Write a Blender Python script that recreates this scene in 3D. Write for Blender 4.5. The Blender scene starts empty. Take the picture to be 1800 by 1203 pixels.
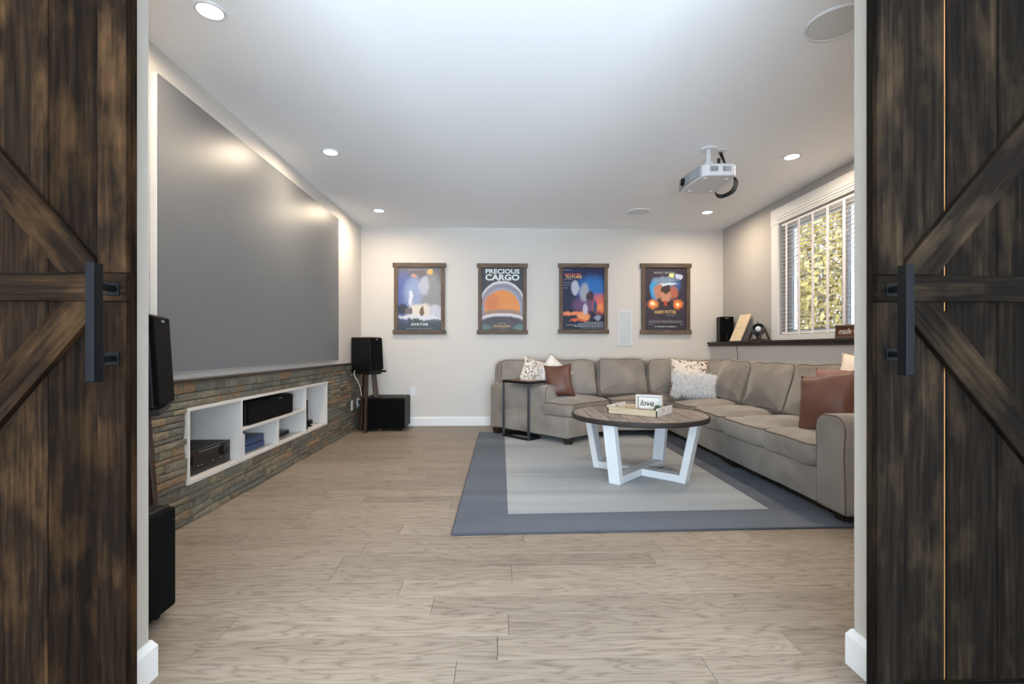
import bpy, bmesh, math, random
from mathutils import Vector, Matrix, noise, Euler
random.seed(7)
R = math.radians
scene = bpy.context.scene
COL = scene.collection

# ------------------------------------------------------------------ camera, world, light, exposure
cam_d = bpy.data.cameras.new('camera'); cam = bpy.data.objects.new('camera', cam_d); COL.objects.link(cam)
cam_d.sensor_width = 36; cam_d.lens = 835 / 1800 * 36; cam_d.shift_y = 11.5 / 1800; cam_d.clip_start = .02
cam.location = (0, 0, .95); cam.rotation_euler = (R(90), 0, -R(1.557))
scene.camera = cam
vs = scene.view_settings
vs.view_transform = 'Standard'; vs.look = 'None'; vs.gamma = 1; vs.exposure = 0.30; vs.use_curve_mapping = False
scene.cycles.max_bounces = 10; scene.cycles.diffuse_bounces = 6; scene.cycles.use_denoising = True
scene.cycles.sample_clamp_indirect = 6; scene.cycles.caustics_reflective = False; scene.cycles.caustics_refractive = False

WORLD_STRENGTH = 17
HALL_FILL_POWER = 430
HALL_CEIL_POWER = 4
DOWN_POWER = 11
w = bpy.data.worlds.new('sky'); scene.world = w; w.use_nodes = True
wn = w.node_tree; bg = wn.nodes['Background']
wg = wn.nodes.new('ShaderNodeTexCoord'); wsx = wn.nodes.new('ShaderNodeSeparateXYZ'); wr = wn.nodes.new('ShaderNodeValToRGB')
wn.links.new(wg.outputs['Generated'], wsx.inputs[0]); wn.links.new(wsx.outputs['Z'], wr.inputs[0])
wr.color_ramp.elements[0].position = 0; wr.color_ramp.elements[0].color = (.62, .72, .85, 1)
wr.color_ramp.elements[1].position = .6; wr.color_ramp.elements[1].color = (.50, .68, 1, 1)
wn.links.new(wr.outputs[0], bg.inputs[0]); bg.inputs[1].default_value = WORLD_STRENGTH

def light(name, kind, loc, rot, power, color, **kw):
    d = bpy.data.lights.new(name, kind); d.energy = power; d.color = color
    for k, v in kw.items(): setattr(d, k, v)
    o = bpy.data.objects.new(name, d); COL.objects.link(o); o.location = loc; o.rotation_euler = rot
    return o
# fill light added behind camera to brighten the ceiling, and the hall's ceiling lamp
light('hall_fill', 'AREA', (0.05, -1.95, .80), (R(90 + 38), 0, 0), HALL_FILL_POWER, (.70, .85, 1.0), shape='RECTANGLE', size=3.6, size_y=.9)
light('hall_ceiling_lamp', 'AREA', (0, .3, 2.40), (0, 0, 0), HALL_CEIL_POWER, (1, .88, .74), shape='DISK', size=.5)
pl = light('window_portal', 'AREA', (2.99, 3.81, 1.64), (0, R(90), 0), 1, (1, 1, 1), shape='RECTANGLE', size=1.16, size_y=1.76)
pl.data.cycles.is_portal = True

# ------------------------------------------------------------------ helpers
def lin(c):
    return tuple(((x / 255) / 12.92 if x / 255 <= .04045 else ((x / 255 + .055) / 1.055) ** 2.4) for x in c) + (1,)

def tag(o, label=None, cat=None, group=None, kind=None):
    if label: o['label'] = label
    if cat: o['category'] = cat
    if group: o['group'] = group
    if kind: o['kind'] = kind
    return o

def root(name, loc, label, cat, group=None):
    o = bpy.data.objects.new(name, None); COL.objects.link(o); o.location = loc; o.empty_display_size = .05
    return tag(o, label, cat, group)

def world_loc(p):
    v = Vector((0, 0, 0))
    while p is not None:
        v += p.get('_l') and Vector(p['_l']) or Vector((0, 0, 0)); p = p.parent
    return v

def attach(o, parent):
    if parent is not None:
        o.parent = parent
        # everything is built in world coordinates: cancel the parent's own transform
        m = Matrix.Identity(4); chain = []; p = parent
        while p is not None: chain.append(p); p = p.parent
        for p in reversed(chain): m = m @ p.matrix_parent_inverse @ p.matrix_basis
        o.matrix_parent_inverse = m.inverted()

def mkobj(name, verts, faces, mat, parent=None, M=None, smooth=False, bevel=0, seg=2, auto=None):
    me = bpy.data.meshes.new(name)
    bm = bmesh.new()
    vv = [bm.verts.new(v) for v in verts]
    for f in faces:
        mi = 0
        if isinstance(f, tuple) and len(f) == 2 and isinstance(f[0], (list, tuple)): f, mi = f
        try:
            fc = bm.faces.new([vv[i] for i in f]); fc.material_index = mi
        except ValueError: pass
    if bevel:
        bm.normal_update()
        es = [e for e in bm.edges if len(e.link_faces) == 2 and e.calc_face_angle(0) > .5]
        bmesh.ops.bevel(bm, geom=es, offset=bevel, segments=seg, profile=.5, affect='EDGES', clamp_overlap=True)
    bmesh.ops.recalc_face_normals(bm, faces=bm.faces)
    bm.to_mesh(me); bm.free()
    for m in (mat if isinstance(mat, (list, tuple)) else [mat]): me.materials.append(m)
    if smooth:
        for p in me.polygons: p.use_smooth = True
        if auto:
            try: me.set_sharp_from_angle(angle=R(auto))
            except Exception: pass
    o = bpy.data.objects.new(name, me); COL.objects.link(o)
    if M is not None: o.matrix_world = M; o.matrix_basis = M
    attach(o, parent)
    return o

class MB:
    def __init__(s): s.v = []; s.f = []
    def add(s, vs_, fs, mi=0):
        n = len(s.v); s.v += [tuple(v) for v in vs_]
        for f in fs: s.f.append((tuple(i + n for i in f), mi))
        return s
    def box(s, lo, hi, M=None, mi=0):
        x0, y0, z0 = lo; x1, y1, z1 = hi
        vs_ = [(x0, y0, z0), (x1, y0, z0), (x1, y1, z0), (x0, y1, z0), (x0, y0, z1), (x1, y0, z1), (x1, y1, z1), (x0, y1, z1)]
        if M is not None: vs_ = [M @ Vector(v) for v in vs_]
        return s.add(vs_, [(0, 3, 2, 1), (4, 5, 6, 7), (0, 1, 5, 4), (1, 2, 6, 5), (2, 3, 7, 6), (3, 0, 4, 7)], mi)
    def prism(s, pts, z0, z1, M=None, mi=0):
        n = len(pts); vs_ = [(p[0], p[1], z0) for p in pts] + [(p[0], p[1], z1) for p in pts]
        if M is not None: vs_ = [M @ Vector(v) for v in vs_]
        return s.add(vs_, [tuple(range(n))[::-1], tuple(range(n, 2 * n))] + [(i, (i + 1) % n, n + (i + 1) % n, n + i) for i in range(n)], mi)
    def bar(s, a, b, wx, wy, up=(0, 0, 1), taper=1, mi=0):
        a = Vector(a); b = Vector(b); d = (b - a); u = Vector(up)
        if abs(d.normalized().dot(u)) > .95 and up == (0, 0, 1): u = Vector((0, 1, 0))
        x = d.cross(u).normalized(); y = x.cross(d).normalized(); vs_ = []
        for p, t in ((a, 1), (b, taper)):
            for sx, sy in ((-1, -1), (1, -1), (1, 1), (-1, 1)): vs_.append(p + x * sx * wx / 2 * t + y * sy * wy / 2 * t)
        return s.add(vs_, [(0, 1, 2, 3), (7, 6, 5, 4), (0, 4, 5, 1), (1, 5, 6, 2), (2, 6, 7, 3), (3, 7, 4, 0)], mi)
    def tube(s, path, r, n=8, mi=0):
        path = [Vector(p) for p in path]
        if 3 <= len(path) <= 8 and not isinstance(r, (list, tuple)):
            q = []
            for i in range(len(path) - 1):
                p0, p1, p2, p3 = path[max(i - 1, 0)], path[i], path[i + 1], path[min(i + 2, len(path) - 1)]
                for k in range(5):
                    t = k / 5; q.append(.5 * ((2 * p1) + (p2 - p0) * t + (2 * p0 - 5 * p1 + 4 * p2 - p3) * t * t + (3 * p1 - p0 - 3 * p2 + p3) * t ** 3))
            path = q + [path[-1]]
        rings = []; rad = r if isinstance(r, (list, tuple)) else [r] * len(path)
        for i, p in enumerate(path):
            d = (path[min(i + 1, len(path) - 1)] - path[max(i - 1, 0)]).normalized()
            u = Vector((0, 0, 1)) if abs(d.z) < .9 else Vector((0, 1, 0))
            x = d.cross(u).normalized(); y = x.cross(d)
            rings.append([p + (x * math.cos(a) + y * math.sin(a)) * rad[i] for a in [2 * math.pi * k / n for k in range(n)]])
        vs_ = [v for ring in rings for v in ring]; fs = []
        for i in range(len(path) - 1):
            for k in range(n): fs.append((i * n + k, i * n + (k + 1) % n, (i + 1) * n + (k + 1) % n, (i + 1) * n + k))
        fs += [tuple(range(n))[::-1], tuple(range((len(path) - 1) * n, len(path) * n))]
        return s.add(vs_, fs, mi)
    def lathe(s, prof, n=24, M=None, mi=0):
        vs_ = []; fs = []
        for r, z in prof:
            for k in range(n): a = 2 * math.pi * k / n; vs_.append(Vector((r * math.cos(a), r * math.sin(a), z)))
        for i in range(len(prof) - 1):
            for k in range(n): fs.append((i * n + k, i * n + (k + 1) % n, (i + 1) * n + (k + 1) % n, (i + 1) * n + k))
        if prof[0][0] > 0: fs.append(tuple(range(n))[::-1])
        if prof[-1][0] > 0: fs.append(tuple(range((len(prof) - 1) * n, len(prof) * n)))
        if M is not None: vs_ = [M @ v for v in vs_]
        return s.add(vs_, fs, mi)
    def build(s, name, mat, parent=None, **kw): return mkobj(name, s.v, s.f, mat, parent, **kw)

def box(name, lo, hi, mat, parent=None, bevel=.0, M=None, seg=1, **kw):
    return MB().box(lo, hi).build(name, mat, parent, bevel=bevel, M=M, seg=seg, **kw)

def frame(o, xd, zd):
    """matrix with local x = width direction, local z = up direction, local y = normal"""
    x = Vector(xd).normalized(); z = Vector(zd); z = (z - x * z.dot(x)).normalized(); y = z.cross(x)
    M = Matrix((x, y, z)).transposed().to_4x4(); M.translation = Vector(o); return M

def board(name, a, b, width, thick, mat, parent=None, up=(0, 0, 1), bevel=.002):
    """box whose length runs from a to b along its local X, so that the grain follows it; up = direction of its thickness"""
    a = Vector(a); b = Vector(b); L = (b - a).length
    x = (b - a).normalized(); z = Vector(up); z = (z - x * z.dot(x)).normalized(); y = z.cross(x)
    M = Matrix((x, y, z)).transposed().to_4x4(); M.translation = (a + b) / 2
    return MB().box((-L / 2, -width / 2, -thick / 2), (L / 2, width / 2, thick / 2)).build(name, mat, parent, M=M, bevel=bevel, seg=1)

def round_poly(pts, cr, seg=5, step=.07):
    out = []; n = len(pts)
    for i in range(n):
        p = Vector(pts[i]).to_2d(); a = Vector(pts[i - 1]).to_2d(); b = Vector(pts[(i + 1) % n]).to_2d()
        c = cr[i] if isinstance(cr, (list, tuple)) else cr
        da = (a - p).normalized(); db = (b - p).normalized()
        ang = da.angle(db); t = min(c / math.tan(ang / 2), (a - p).length * .45, (b - p).length * .45)
        p0 = p + da * t; p1 = p + db * t
        for k in range(seg + 1):
            s = k / seg; out.append((p0 * (1 - s) ** 2 + p * 2 * s * (1 - s) + p1 * s ** 2))
    res = []
    for i in range(len(out)):
        a = out[i]; b = out[(i + 1) % len(out)]; m = max(1, int((b - a).length / step))
        for k in range(m): res.append(a.lerp(b, k / m))
    return res

def soft_slab(name, pts, h0, h1, mat, parent=None, cr=.04, r=.03, crown=.0, crown0=0, wob=0, bulge=0, M=None, step=.06, seed=0, nseg=4):
    """a padded slab: rounded outline, rounded rims, crowned faces, slight wobble"""
    P = round_poly(pts, cr, step=step); n = len(P)
    area = sum(P[i].x * P[(i + 1) % n].y - P[(i + 1) % n].x * P[i].y for i in range(n))
    if area < 0: P.reverse()
    N = []
    for i in range(n):
        d = (P[(i + 1) % n] - P[i - 1]).normalized(); N.append(Vector((d.y, -d.x)))
    c = Vector((sum(p.x for p in P) / n, sum(p.y for p in P) / n))
    r = min(r, (h1 - h0) / 2 * .98)
    prof = []
    for s in (.1, .3, .5, .68, .82, .93): prof.append(('c', s, h0 - crown0))
    for k in range(nseg + 1):
        a = -math.pi / 2 + math.pi / 2 * k / nseg; prof.append(('o', r * (1 - math.cos(a)), h0 + r + r * math.sin(a)))
    if bulge or h1 - h0 > 2.6 * r: prof.append(('o', -bulge, (h0 + h1) / 2))
    for k in range(nseg + 1):
        a = math.pi / 2 * k / nseg; prof.append(('o', r * (1 - math.cos(a)), h1 - r + r * math.sin(a)))
    for s in (.93, .82, .68, .5, .3, .1): prof.append(('c', s, h1 + crown))
    vs_ = []; inner = [P[i] - N[i] * r for i in range(n)]
    ux0, ux1 = min(p.x for p in inner), max(p.x for p in inner); uy0, uy1 = min(p.y for p in inner), max(p.y for p in inner)
    icx, icy, ihx, ihy = (ux0 + ux1) / 2, (uy0 + uy1) / 2, (ux1 - ux0) / 2, (uy1 - uy0) / 2
    for kind, t, h in prof:
        for i in range(n):
            q = P[i] - N[i] * t if kind == 'o' else c + (inner[i] - c) * t
            if kind == 'c':
                base = h1 if h > (h0 + h1) / 2 else h0
                k_ = max(0, 1 - ((q.x - icx) / ihx) ** 2) ** .7 * max(0, 1 - ((q.y - icy) / ihy) ** 2) ** .7 * (1 - t ** 6)
                v = Vector((q.x, q.y, base + (h - base) * k_))
            else: v = Vector((q.x, q.y, h))
            if wob:
                nv = noise.noise_vector(v * 5.5 + Vector((seed * 3.7, seed, 0))); v += nv * wob + noise.noise_vector(v * 14 + Vector((seed, seed * 2.3, 0))) * wob * .28
            vs_.append(v)
    fs = []; m = len(prof)
    for j in range(m - 1):
        for i in range(n): fs.append((j * n + i, j * n + (i + 1) % n, (j + 1) * n + (i + 1) % n, (j + 1) * n + i))
    fs += [tuple(range(n))[::-1], tuple(range((m - 1) * n, m * n))]
    if M is not None: vs_ = [M @ v for v in vs_]
    o = mkobj(name, vs_, fs, mat, parent, smooth=True)
    ti = [j for j, p in enumerate(prof) if p[0] == 'o'][-3]
    o_path = [vs_[ti * n + i] for i in range(n)]
    return o, o_path

def piping(path, rad, mat, parent):
    p = path + [path[0]]
    return MB().tube(p, rad, 6).build('piping', mat, parent, smooth=True)

# ------------------------------------------------------------------ materials
def newmat(name):
    m = bpy.data.materials.new(name); m.use_nodes = True
    nt = m.node_tree; b = nt.nodes['Principled BSDF']; return m, nt, b

def N_(nt, t, **kw):
    n = nt.nodes.new(t)
    for k, v in kw.items(): setattr(n, k, v)
    return n

def plain(name, c, rough=.5, metal=0, bump=0, bscale=200, var=0, vscale=3, spec=.5, emit=None, estr=0):
    m, nt, b = newmat(name); c = lin(c) if max(c) > 1 else tuple(c) + (1,)
    b.inputs['Base Color'].default_value = c; b.inputs['Roughness'].default_value = rough; b.inputs['Metallic'].default_value = metal
    b.inputs['Specular IOR Level'].default_value = spec
    if emit: b.inputs['Emission Color'].default_value = tuple(emit) + (1,); b.inputs['Emission Strength'].default_value = estr
    tc = N_(nt, 'ShaderNodeTexCoord')
    if var:
        ns = N_(nt, 'ShaderNodeTexNoise'); ns.inputs['Scale'].default_value = vscale; ns.inputs['Detail'].default_value = 5
        nt.links.new(tc.outputs['Object'], ns.inputs['Vector'])
        mr = N_(nt, 'ShaderNodeMapRange'); mr.inputs[1].default_value = .3; mr.inputs[2].default_value = .7
        mr.inputs[3].default_value = 1 - var; mr.inputs[4].default_value = 1 + var
        nt.links.new(ns.outputs[0], mr.inputs[0])
        mx = N_(nt, 'ShaderNodeMix', data_type='RGBA', blend_type='MULTIPLY'); mx.inputs[0].default_value = 1
        mx.inputs[6].default_value = c; nt.links.new(mr.outputs[0], mx.inputs[7]); nt.links.new(mx.outputs[2], b.inputs['Base Color'])
    if bump:
        nb = N_(nt, 'ShaderNodeTexNoise'); nb.inputs['Scale'].default_value = bscale; nb.inputs['Detail'].default_value = 3
        nt.links.new(tc.outputs['Object'], nb.inputs['Vector'])
        bp = N_(nt, 'ShaderNodeBump'); bp.inputs['Strength'].default_value = bump; bp.inputs['Distance'].default_value = .002
        nt.links.new(nb.outputs[0], bp.inputs['Height']); nt.links.new(bp.outputs[0], b.inputs['Normal'])
    return m

def wood(name, stops, grain=1.0, stretch=14, rough=.55, rand=.25, cath=0, wear=0, wearc=(150, 120, 80), bump=.25, spec=.4, knots=0):
    """grain along local X, each object its own piece of wood"""
    m, nt, b = newmat(name); L = nt.links
    tc = N_(nt, 'ShaderNodeTexCoord'); oi = N_(nt, 'ShaderNodeObjectInfo')
    off = N_(nt, 'ShaderNodeVectorMath', operation='SCALE'); cmb = N_(nt, 'ShaderNodeCombineXYZ')
    for i in range(3): L.new(oi.outputs['Random'], cmb.inputs[i])
    L.new(cmb.outputs[0], off.inputs[0]); off.inputs['Scale'].default_value = 37.0
    add = N_(nt, 'ShaderNodeVectorMath', operation='ADD'); L.new(tc.outputs['Object'], add.inputs[0]); L.new(off.outputs[0], add.inputs[1])
    mp = N_(nt, 'ShaderNodeMapping'); mp.inputs['Scale'].default_value = (1.0 * grain, stretch * grain, stretch * grain); L.new(add.outputs[0], mp.inputs['Vector'])
    n1 = N_(nt, 'ShaderNodeTexNoise'); n1.inputs['Scale'].default_value = 3.0; n1.inputs['Detail'].default_value = 8; n1.inputs['Roughness'].default_value = .62; n1.inputs['Distortion'].default_value = .5
    L.new(mp.outputs[0], n1.inputs['Vector'])
    fac = n1.outputs[0]
    if cath:
        mp2 = N_(nt, 'ShaderNodeMapping'); mp2.inputs['Scale'].default_value = (1.6 * grain, 12 * grain, 12 * grain); L.new(add.outputs[0], mp2.inputs['Vector'])
        n2 = N_(nt, 'ShaderNodeTexNoise'); n2.inputs['Scale'].default_value = 1.25; n2.inputs['Detail'].default_value = 2.2; n2.inputs['Roughness'].default_value = .5; n2.inputs['Distortion'].default_value = .35
        L.new(mp2.outputs[0], n2.inputs['Vector'])
        mu = N_(nt, 'ShaderNodeMath', operation='MULTIPLY'); mu.inputs[1].default_value = 20.0; L.new(n2.outputs[0], mu.inputs[0])
        fr = N_(nt, 'ShaderNodeMath', operation='PINGPONG'); fr.inputs[1].default_value = 1.0; L.new(mu.outputs[0], fr.inputs[0])
        pw = N_(nt, 'ShaderNodeMath', operation='POWER'); pw.inputs[1].default_value = .4; L.new(fr.outputs[0], pw.inputs[0])
        mixf = N_(nt, 'ShaderNodeMix', data_type='FLOAT'); mixf.inputs[0].default_value = cath
        L.new(n1.outputs[0], mixf.inputs[2]); L.new(pw.outputs[0], mixf.inputs[3]); fac = mixf.outputs[0]
    cr = N_(nt, 'ShaderNodeValToRGB'); els = cr.color_ramp.elements
    while len(els) < len(stops): els.new(.5)
    for e, (p, c) in zip(els, stops): e.position = p; e.color = lin(c)
    L.new(fac, cr.inputs[0]); col = cr.outputs[0]
    if wear:
        n3 = N_(nt, 'ShaderNodeTexNoise'); n3.inputs['Scale'].default_value = 4.5; n3.inputs['Detail'].default_value = 6; n3.inputs['Roughness'].default_value = .6
        mp3 = N_(nt, 'ShaderNodeMapping'); mp3.inputs['Scale'].default_value = (.9, 2.2, 2.2); L.new(add.outputs[0], mp3.inputs['Vector']); L.new(mp3.outputs[0], n3.inputs['Vector'])
        mr = N_(nt, 'ShaderNodeMapRange'); mr.inputs[1].default_value = .50; mr.inputs[2].default_value = .78; mr.inputs[3].default_value = 0; mr.inputs[4].default_value = wear
        L.new(n3.outputs[0], mr.inputs[0])
        g = N_(nt, 'ShaderNodeMath', operation='MULTIPLY'); L.new(mr.outputs[0], g.inputs[0]); L.new(fac, g.inputs[1])
        g2 = N_(nt, 'ShaderNodeMath', operation='MULTIPLY'); g2.inputs[1].default_value = 1.8; g2.use_clamp = True; L.new(g.outputs[0], g2.inputs[0])
        mx = N_(nt, 'ShaderNodeMix', data_type='RGBA'); L.new(g2.outputs[0], mx.inputs[0]); L.new(col, mx.inputs[6]); mx.inputs[7].default_value = lin(wearc); col = mx.outputs[2]
    if knots:
        mpk = N_(nt, 'ShaderNodeMapping'); mpk.inputs['Scale'].default_value = (2.2, 4.5, .01); L.new(add.outputs[0], mpk.inputs['Vector'])
        vk = N_(nt, 'ShaderNodeTexVoronoi'); vk.inputs['Scale'].default_value = 1.0; L.new(mpk.outputs[0], vk.inputs['Vector'])
        mk = N_(nt, 'ShaderNodeMapRange', interpolation_type='SMOOTHSTEP'); mk.inputs[1].default_value = .05; mk.inputs[2].default_value = .11; mk.inputs[3].default_value = knots; mk.inputs[4].default_value = 0
        L.new(vk.outputs['Distance'], mk.inputs[0])
        xk = N_(nt, 'ShaderNodeMix', data_type='RGBA'); L.new(mk.outputs[0], xk.inputs[0]); L.new(col, xk.inputs[6]); xk.inputs[7].default_value = lin((9, 6, 4)); col = xk.outputs[2]
    mr2 = N_(nt, 'ShaderNodeMapRange'); mr2.inputs[3].default_value = 1 - rand; mr2.inputs[4].default_value = 1 + rand
    wn_ = N_(nt, 'ShaderNodeTexWhiteNoise', noise_dimensions='1D'); L.new(oi.outputs['Random'], wn_.inputs['W'])
    L.new(wn_.outputs['Value'], mr2.inputs[0])
    mm = N_(nt, 'ShaderNodeMix', data_type='RGBA', blend_type='MULTIPLY'); mm.inputs[0].default_value = 1
    L.new(col, mm.inputs[6]); L.new(mr2.outputs[0], mm.inputs[7]); L.new(mm.outputs[2], b.inputs['Base Color'])
    b.inputs['Roughness'].default_value = rough; b.inputs['Specular IOR Level'].default_value = spec
    bp = N_(nt, 'ShaderNodeBump'); bp.inputs['Strength'].default_value = bump; bp.inputs['Distance'].default_value = .002
    L.new(fac, bp.inputs['Height']); L.new(bp.outputs[0], b.inputs['Normal'])
    return m

def ramp_rand(name, stops, rough=.8, blotch=.5, bump=.6):
    """slate: colour by object, blotched by noise"""
    m, nt, b = newmat(name); L = nt.links
    tc = N_(nt, 'ShaderNodeTexCoord'); oi = N_(nt, 'ShaderNodeObjectInfo')
    geo = N_(nt, 'ShaderNodeNewGeometry')
    ns = N_(nt, 'ShaderNodeTexNoise'); ns.inputs['Scale'].default_value = 14; ns.inputs['Detail'].default_value = 6; ns.inputs['Roughness'].default_value = .65
    L.new(tc.outputs['Object'], ns.inputs['Vector'])
    rn = N_(nt, 'ShaderNodeMath', operation='ADD'); L.new(oi.outputs['Random'], rn.inputs[0]); L.new(geo.outputs['Random Per Island'], rn.inputs[1])
    fr = N_(nt, 'ShaderNodeMath', operation='FRACT'); L.new(rn.outputs[0], fr.inputs[0])
    ml = N_(nt, 'ShaderNodeMath', operation='MULTIPLY_ADD'); ml.inputs[1].default_value = blotch; L.new(ns.outputs[0], ml.inputs[0])
    s2 = N_(nt, 'ShaderNodeMath', operation='SUBTRACT'); s2.inputs[1].default_value = blotch / 2; L.new(fr.outputs[0], s2.inputs[0]); L.new(s2.outputs[0], ml.inputs[2])
    cr = N_(nt, 'ShaderNodeValToRGB'); els = cr.color_ramp.elements
    while len(els) < len(stops): els.new(.5)
    for e, (p, c) in zip(els, stops): e.position = p; e.color = lin(c)
    L.new(ml.outputs[0], cr.inputs[0])
    n2 = N_(nt, 'ShaderNodeTexNoise'); n2.inputs['Scale'].default_value = 60; n2.inputs['Detail'].default_value = 6
    L.new(tc.outputs['Object'], n2.inputs['Vector'])
    mr = N_(nt, 'ShaderNodeMapRange'); mr.inputs[1].default_value = .3; mr.inputs[2].default_value = .7; mr.inputs[3].default_value = .72; mr.inputs[4].default_value = 1.25; L.new(n2.outputs[0], mr.inputs[0])
    mx = N_(nt, 'ShaderNodeMix', data_type='RGBA', blend_type='MULTIPLY'); mx.inputs[0].default_value = 1
    L.new(cr.outputs[0], mx.inputs[6]); L.new(mr.outputs[0], mx.inputs[7]); L.new(mx.outputs[2], b.inputs['Base Color'])
    b.inputs['Roughness'].default_value = rough
    bp = N_(nt, 'ShaderNodeBump'); bp.inputs['Strength'].default_value = bump; bp.inputs['Distance'].default_value = .006
    L.new(n2.outputs[0], bp.inputs['Height']); L.new(bp.outputs[0], b.inputs['Normal'])
    return m

def art(name, base_bot, base_top, blobs, warp=.05, wscale=5, grain=.1):
    """a printed picture: vertical gradient plus soft elliptical patches; Generated x across, z up"""
    m, nt, b = newmat(name); L = nt.links
    tc = N_(nt, 'ShaderNodeTexCoord')
    ns = N_(nt, 'ShaderNodeTexNoise'); ns.inputs['Scale'].default_value = wscale; ns.inputs['Detail'].default_value = 6; ns.inputs['Roughness'].default_value = .6
    L.new(tc.outputs['Generated'], ns.inputs['Vector'])
    sb = N_(nt, 'ShaderNodeVectorMath', operation='SUBTRACT'); sb.inputs[1].default_value = (.5, .5, .5); L.new(ns.outputs['Color'], sb.inputs[0])
    sc_ = N_(nt, 'ShaderNodeVectorMath', operation='SCALE'); sc_.inputs['Scale'].default_value = warp * 4; L.new(sb.outputs[0], sc_.inputs[0])
    ad = N_(nt, 'ShaderNodeVectorMath', operation='ADD'); L.new(tc.outputs['Generated'], ad.inputs[0]); L.new(sc_.outputs[0], ad.inputs[1])
    sx = N_(nt, 'ShaderNodeSeparateXYZ'); L.new(ad.outputs[0], sx.inputs[0])
    mx = N_(nt, 'ShaderNodeMix', data_type='RGBA'); mx.inputs[6].default_value = lin(base_bot); mx.inputs[7].default_value = lin(base_top); L.new(sx.outputs['Z'], mx.inputs[0])
    col = mx.outputs[2]
    for cx, cz, rx, rz, c, soft in blobs:
        def axis(out, c0, r0):
            a = N_(nt, 'ShaderNodeMath', operation='SUBTRACT'); a.inputs[1].default_value = c0; L.new(out, a.inputs[0])
            d = N_(nt, 'ShaderNodeMath', operation='DIVIDE'); d.inputs[1].default_value = r0; L.new(a.outputs[0], d.inputs[0])
            p = N_(nt, 'ShaderNodeMath', operation='MULTIPLY'); L.new(d.outputs[0], p.inputs[0]); L.new(d.outputs[0], p.inputs[1]); return p.outputs[0]
        s = N_(nt, 'ShaderNodeMath', operation='ADD'); L.new(axis(sx.outputs['X'], cx, rx), s.inputs[0]); L.new(axis(sx.outputs['Z'], cz, rz), s.inputs[1])
        mr = N_(nt, 'ShaderNodeMapRange', interpolation_type='SMOOTHSTEP'); mr.inputs[1].default_value = 1 - soft; mr.inputs[2].default_value = 1 + soft * .6; mr.inputs[3].default_value = 1; mr.inputs[4].default_value = 0
        L.new(s.outputs[0], mr.inputs[0])
        m2 = N_(nt, 'ShaderNodeMix', data_type='RGBA'); L.new(mr.outputs[0], m2.inputs[0]); L.new(col, m2.inputs[6]); m2.inputs[7].default_value = lin(c); col = m2.outputs[2]
    L.new(col, b.inputs['Base Color']); b.inputs['Roughness'].default_value = .45; b.inputs['Specular IOR Level'].default_value = .3
    return m

def fabric(name, c, c2, mott=2.5, sx=1, rough=.9, bump=.35, bs=350, sheen=.25):
    m, nt, b = newmat(name); L = nt.links
    tc = N_(nt, 'ShaderNodeTexCoord')
    ns = N_(nt, 'ShaderNodeTexNoise'); ns.inputs['Scale'].default_value = mott; ns.inputs['Detail'].default_value = 6; ns.inputs['Distortion'].default_value = .8
    mpf = N_(nt, 'ShaderNodeMapping'); mpf.inputs['Scale'].default_value = (sx, 1, 1); L.new(tc.outputs['Object'], mpf.inputs['Vector']); L.new(mpf.outputs[0], ns.inputs['Vector'])
    cr = N_(nt, 'ShaderNodeValToRGB'); cr.color_ramp.elements[0].position = .36; cr.color_ramp.elements[0].color = lin(c); cr.color_ramp.elements[1].position = .66; cr.color_ramp.elements[1].color = lin(c2)
    L.new(ns.outputs[0], cr.inputs[0]); L.new(cr.outputs[0], b.inputs['Base Color'])
    b.inputs['Roughness'].default_value = rough; b.inputs['Specular IOR Level'].default_value = .15
    b.inputs['Sheen Weight'].default_value = sheen; b.inputs['Sheen Roughness'].default_value = .4
    nb = N_(nt, 'ShaderNodeTexNoise'); nb.inputs['Scale'].default_value = bs; L.new(tc.outputs['Object'], nb.inputs['Vector'])
    bp = N_(nt, 'ShaderNodeBump'); bp.inputs['Strength'].default_value = bump; bp.inputs['Distance'].default_value = .001
    L.new(nb.outputs[0], bp.inputs['Height']); L.new(bp.outputs[0], b.inputs['Normal'])
    return m

M_wall = plain('wall_paint', (206, 202, 197), .85, bump=.05, bscale=300)
M_wallh = plain('darkened_wall_paint', (178, 173, 165), .85, bump=.05, bscale=300)  # darkened wall paint: dimmer light on the jambs put into the colour
M_wallr = plain('right_wall_paint', (176, 173, 170), .85, bump=.05, bscale=300)  # greyer, darker copy of the wall paint for the right wall
M_ceil = plain('ceiling_paint', (240, 242, 245), .9, bump=.04, bscale=200)
M_trim = plain('white_trim_paint', (226, 227, 228), .45)
M_white = plain('white_lacquer', (214, 216, 219), .4)
M_cab = plain('cabinet_white', (206, 203, 199), .5)
M_black = plain('black_vinyl', (7, 7, 9), .55, spec=.3, bump=.1, bscale=500)
M_grille = plain('black_speaker_cloth', (4, 4, 5), .9, spec=.15, bump=.5, bscale=900)
M_blackg = plain('black_gloss', (12, 12, 13), .25)
M_iron = plain('matte_black_iron', (12, 12, 14), .5, spec=.3)
M_handle = plain('slate_black_powder_coat', (7, 9, 12), .5, metal=0, spec=.15)
M_silver = plain('silver_print', (150, 150, 152), .35, metal=.6)
M_screen = plain('grey_projection_paint', (106, 109, 113), .42, spec=.4)
M_floor = wood('grey_oak_plank', [(.22, (92, 81, 71)), (.40, (120, 108, 96)), (.6, (139, 127, 114)), (.85, (155, 143, 130))], grain=1.0, stretch=22, rough=.45, rand=.13, cath=.40, bump=.08, spec=.3)
M_barnL = wood('dark_walnut_stain', [(.32, (13, 8, 5)), (.46, (21, 14, 9)), (.60, (32, 22, 14)), (.76, (52, 37, 24))], grain=1.3, stretch=22, rough=.8, spec=.04, rand=.3, wear=.6, wearc=(78, 55, 34), bump=.5, knots=.9)
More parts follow.
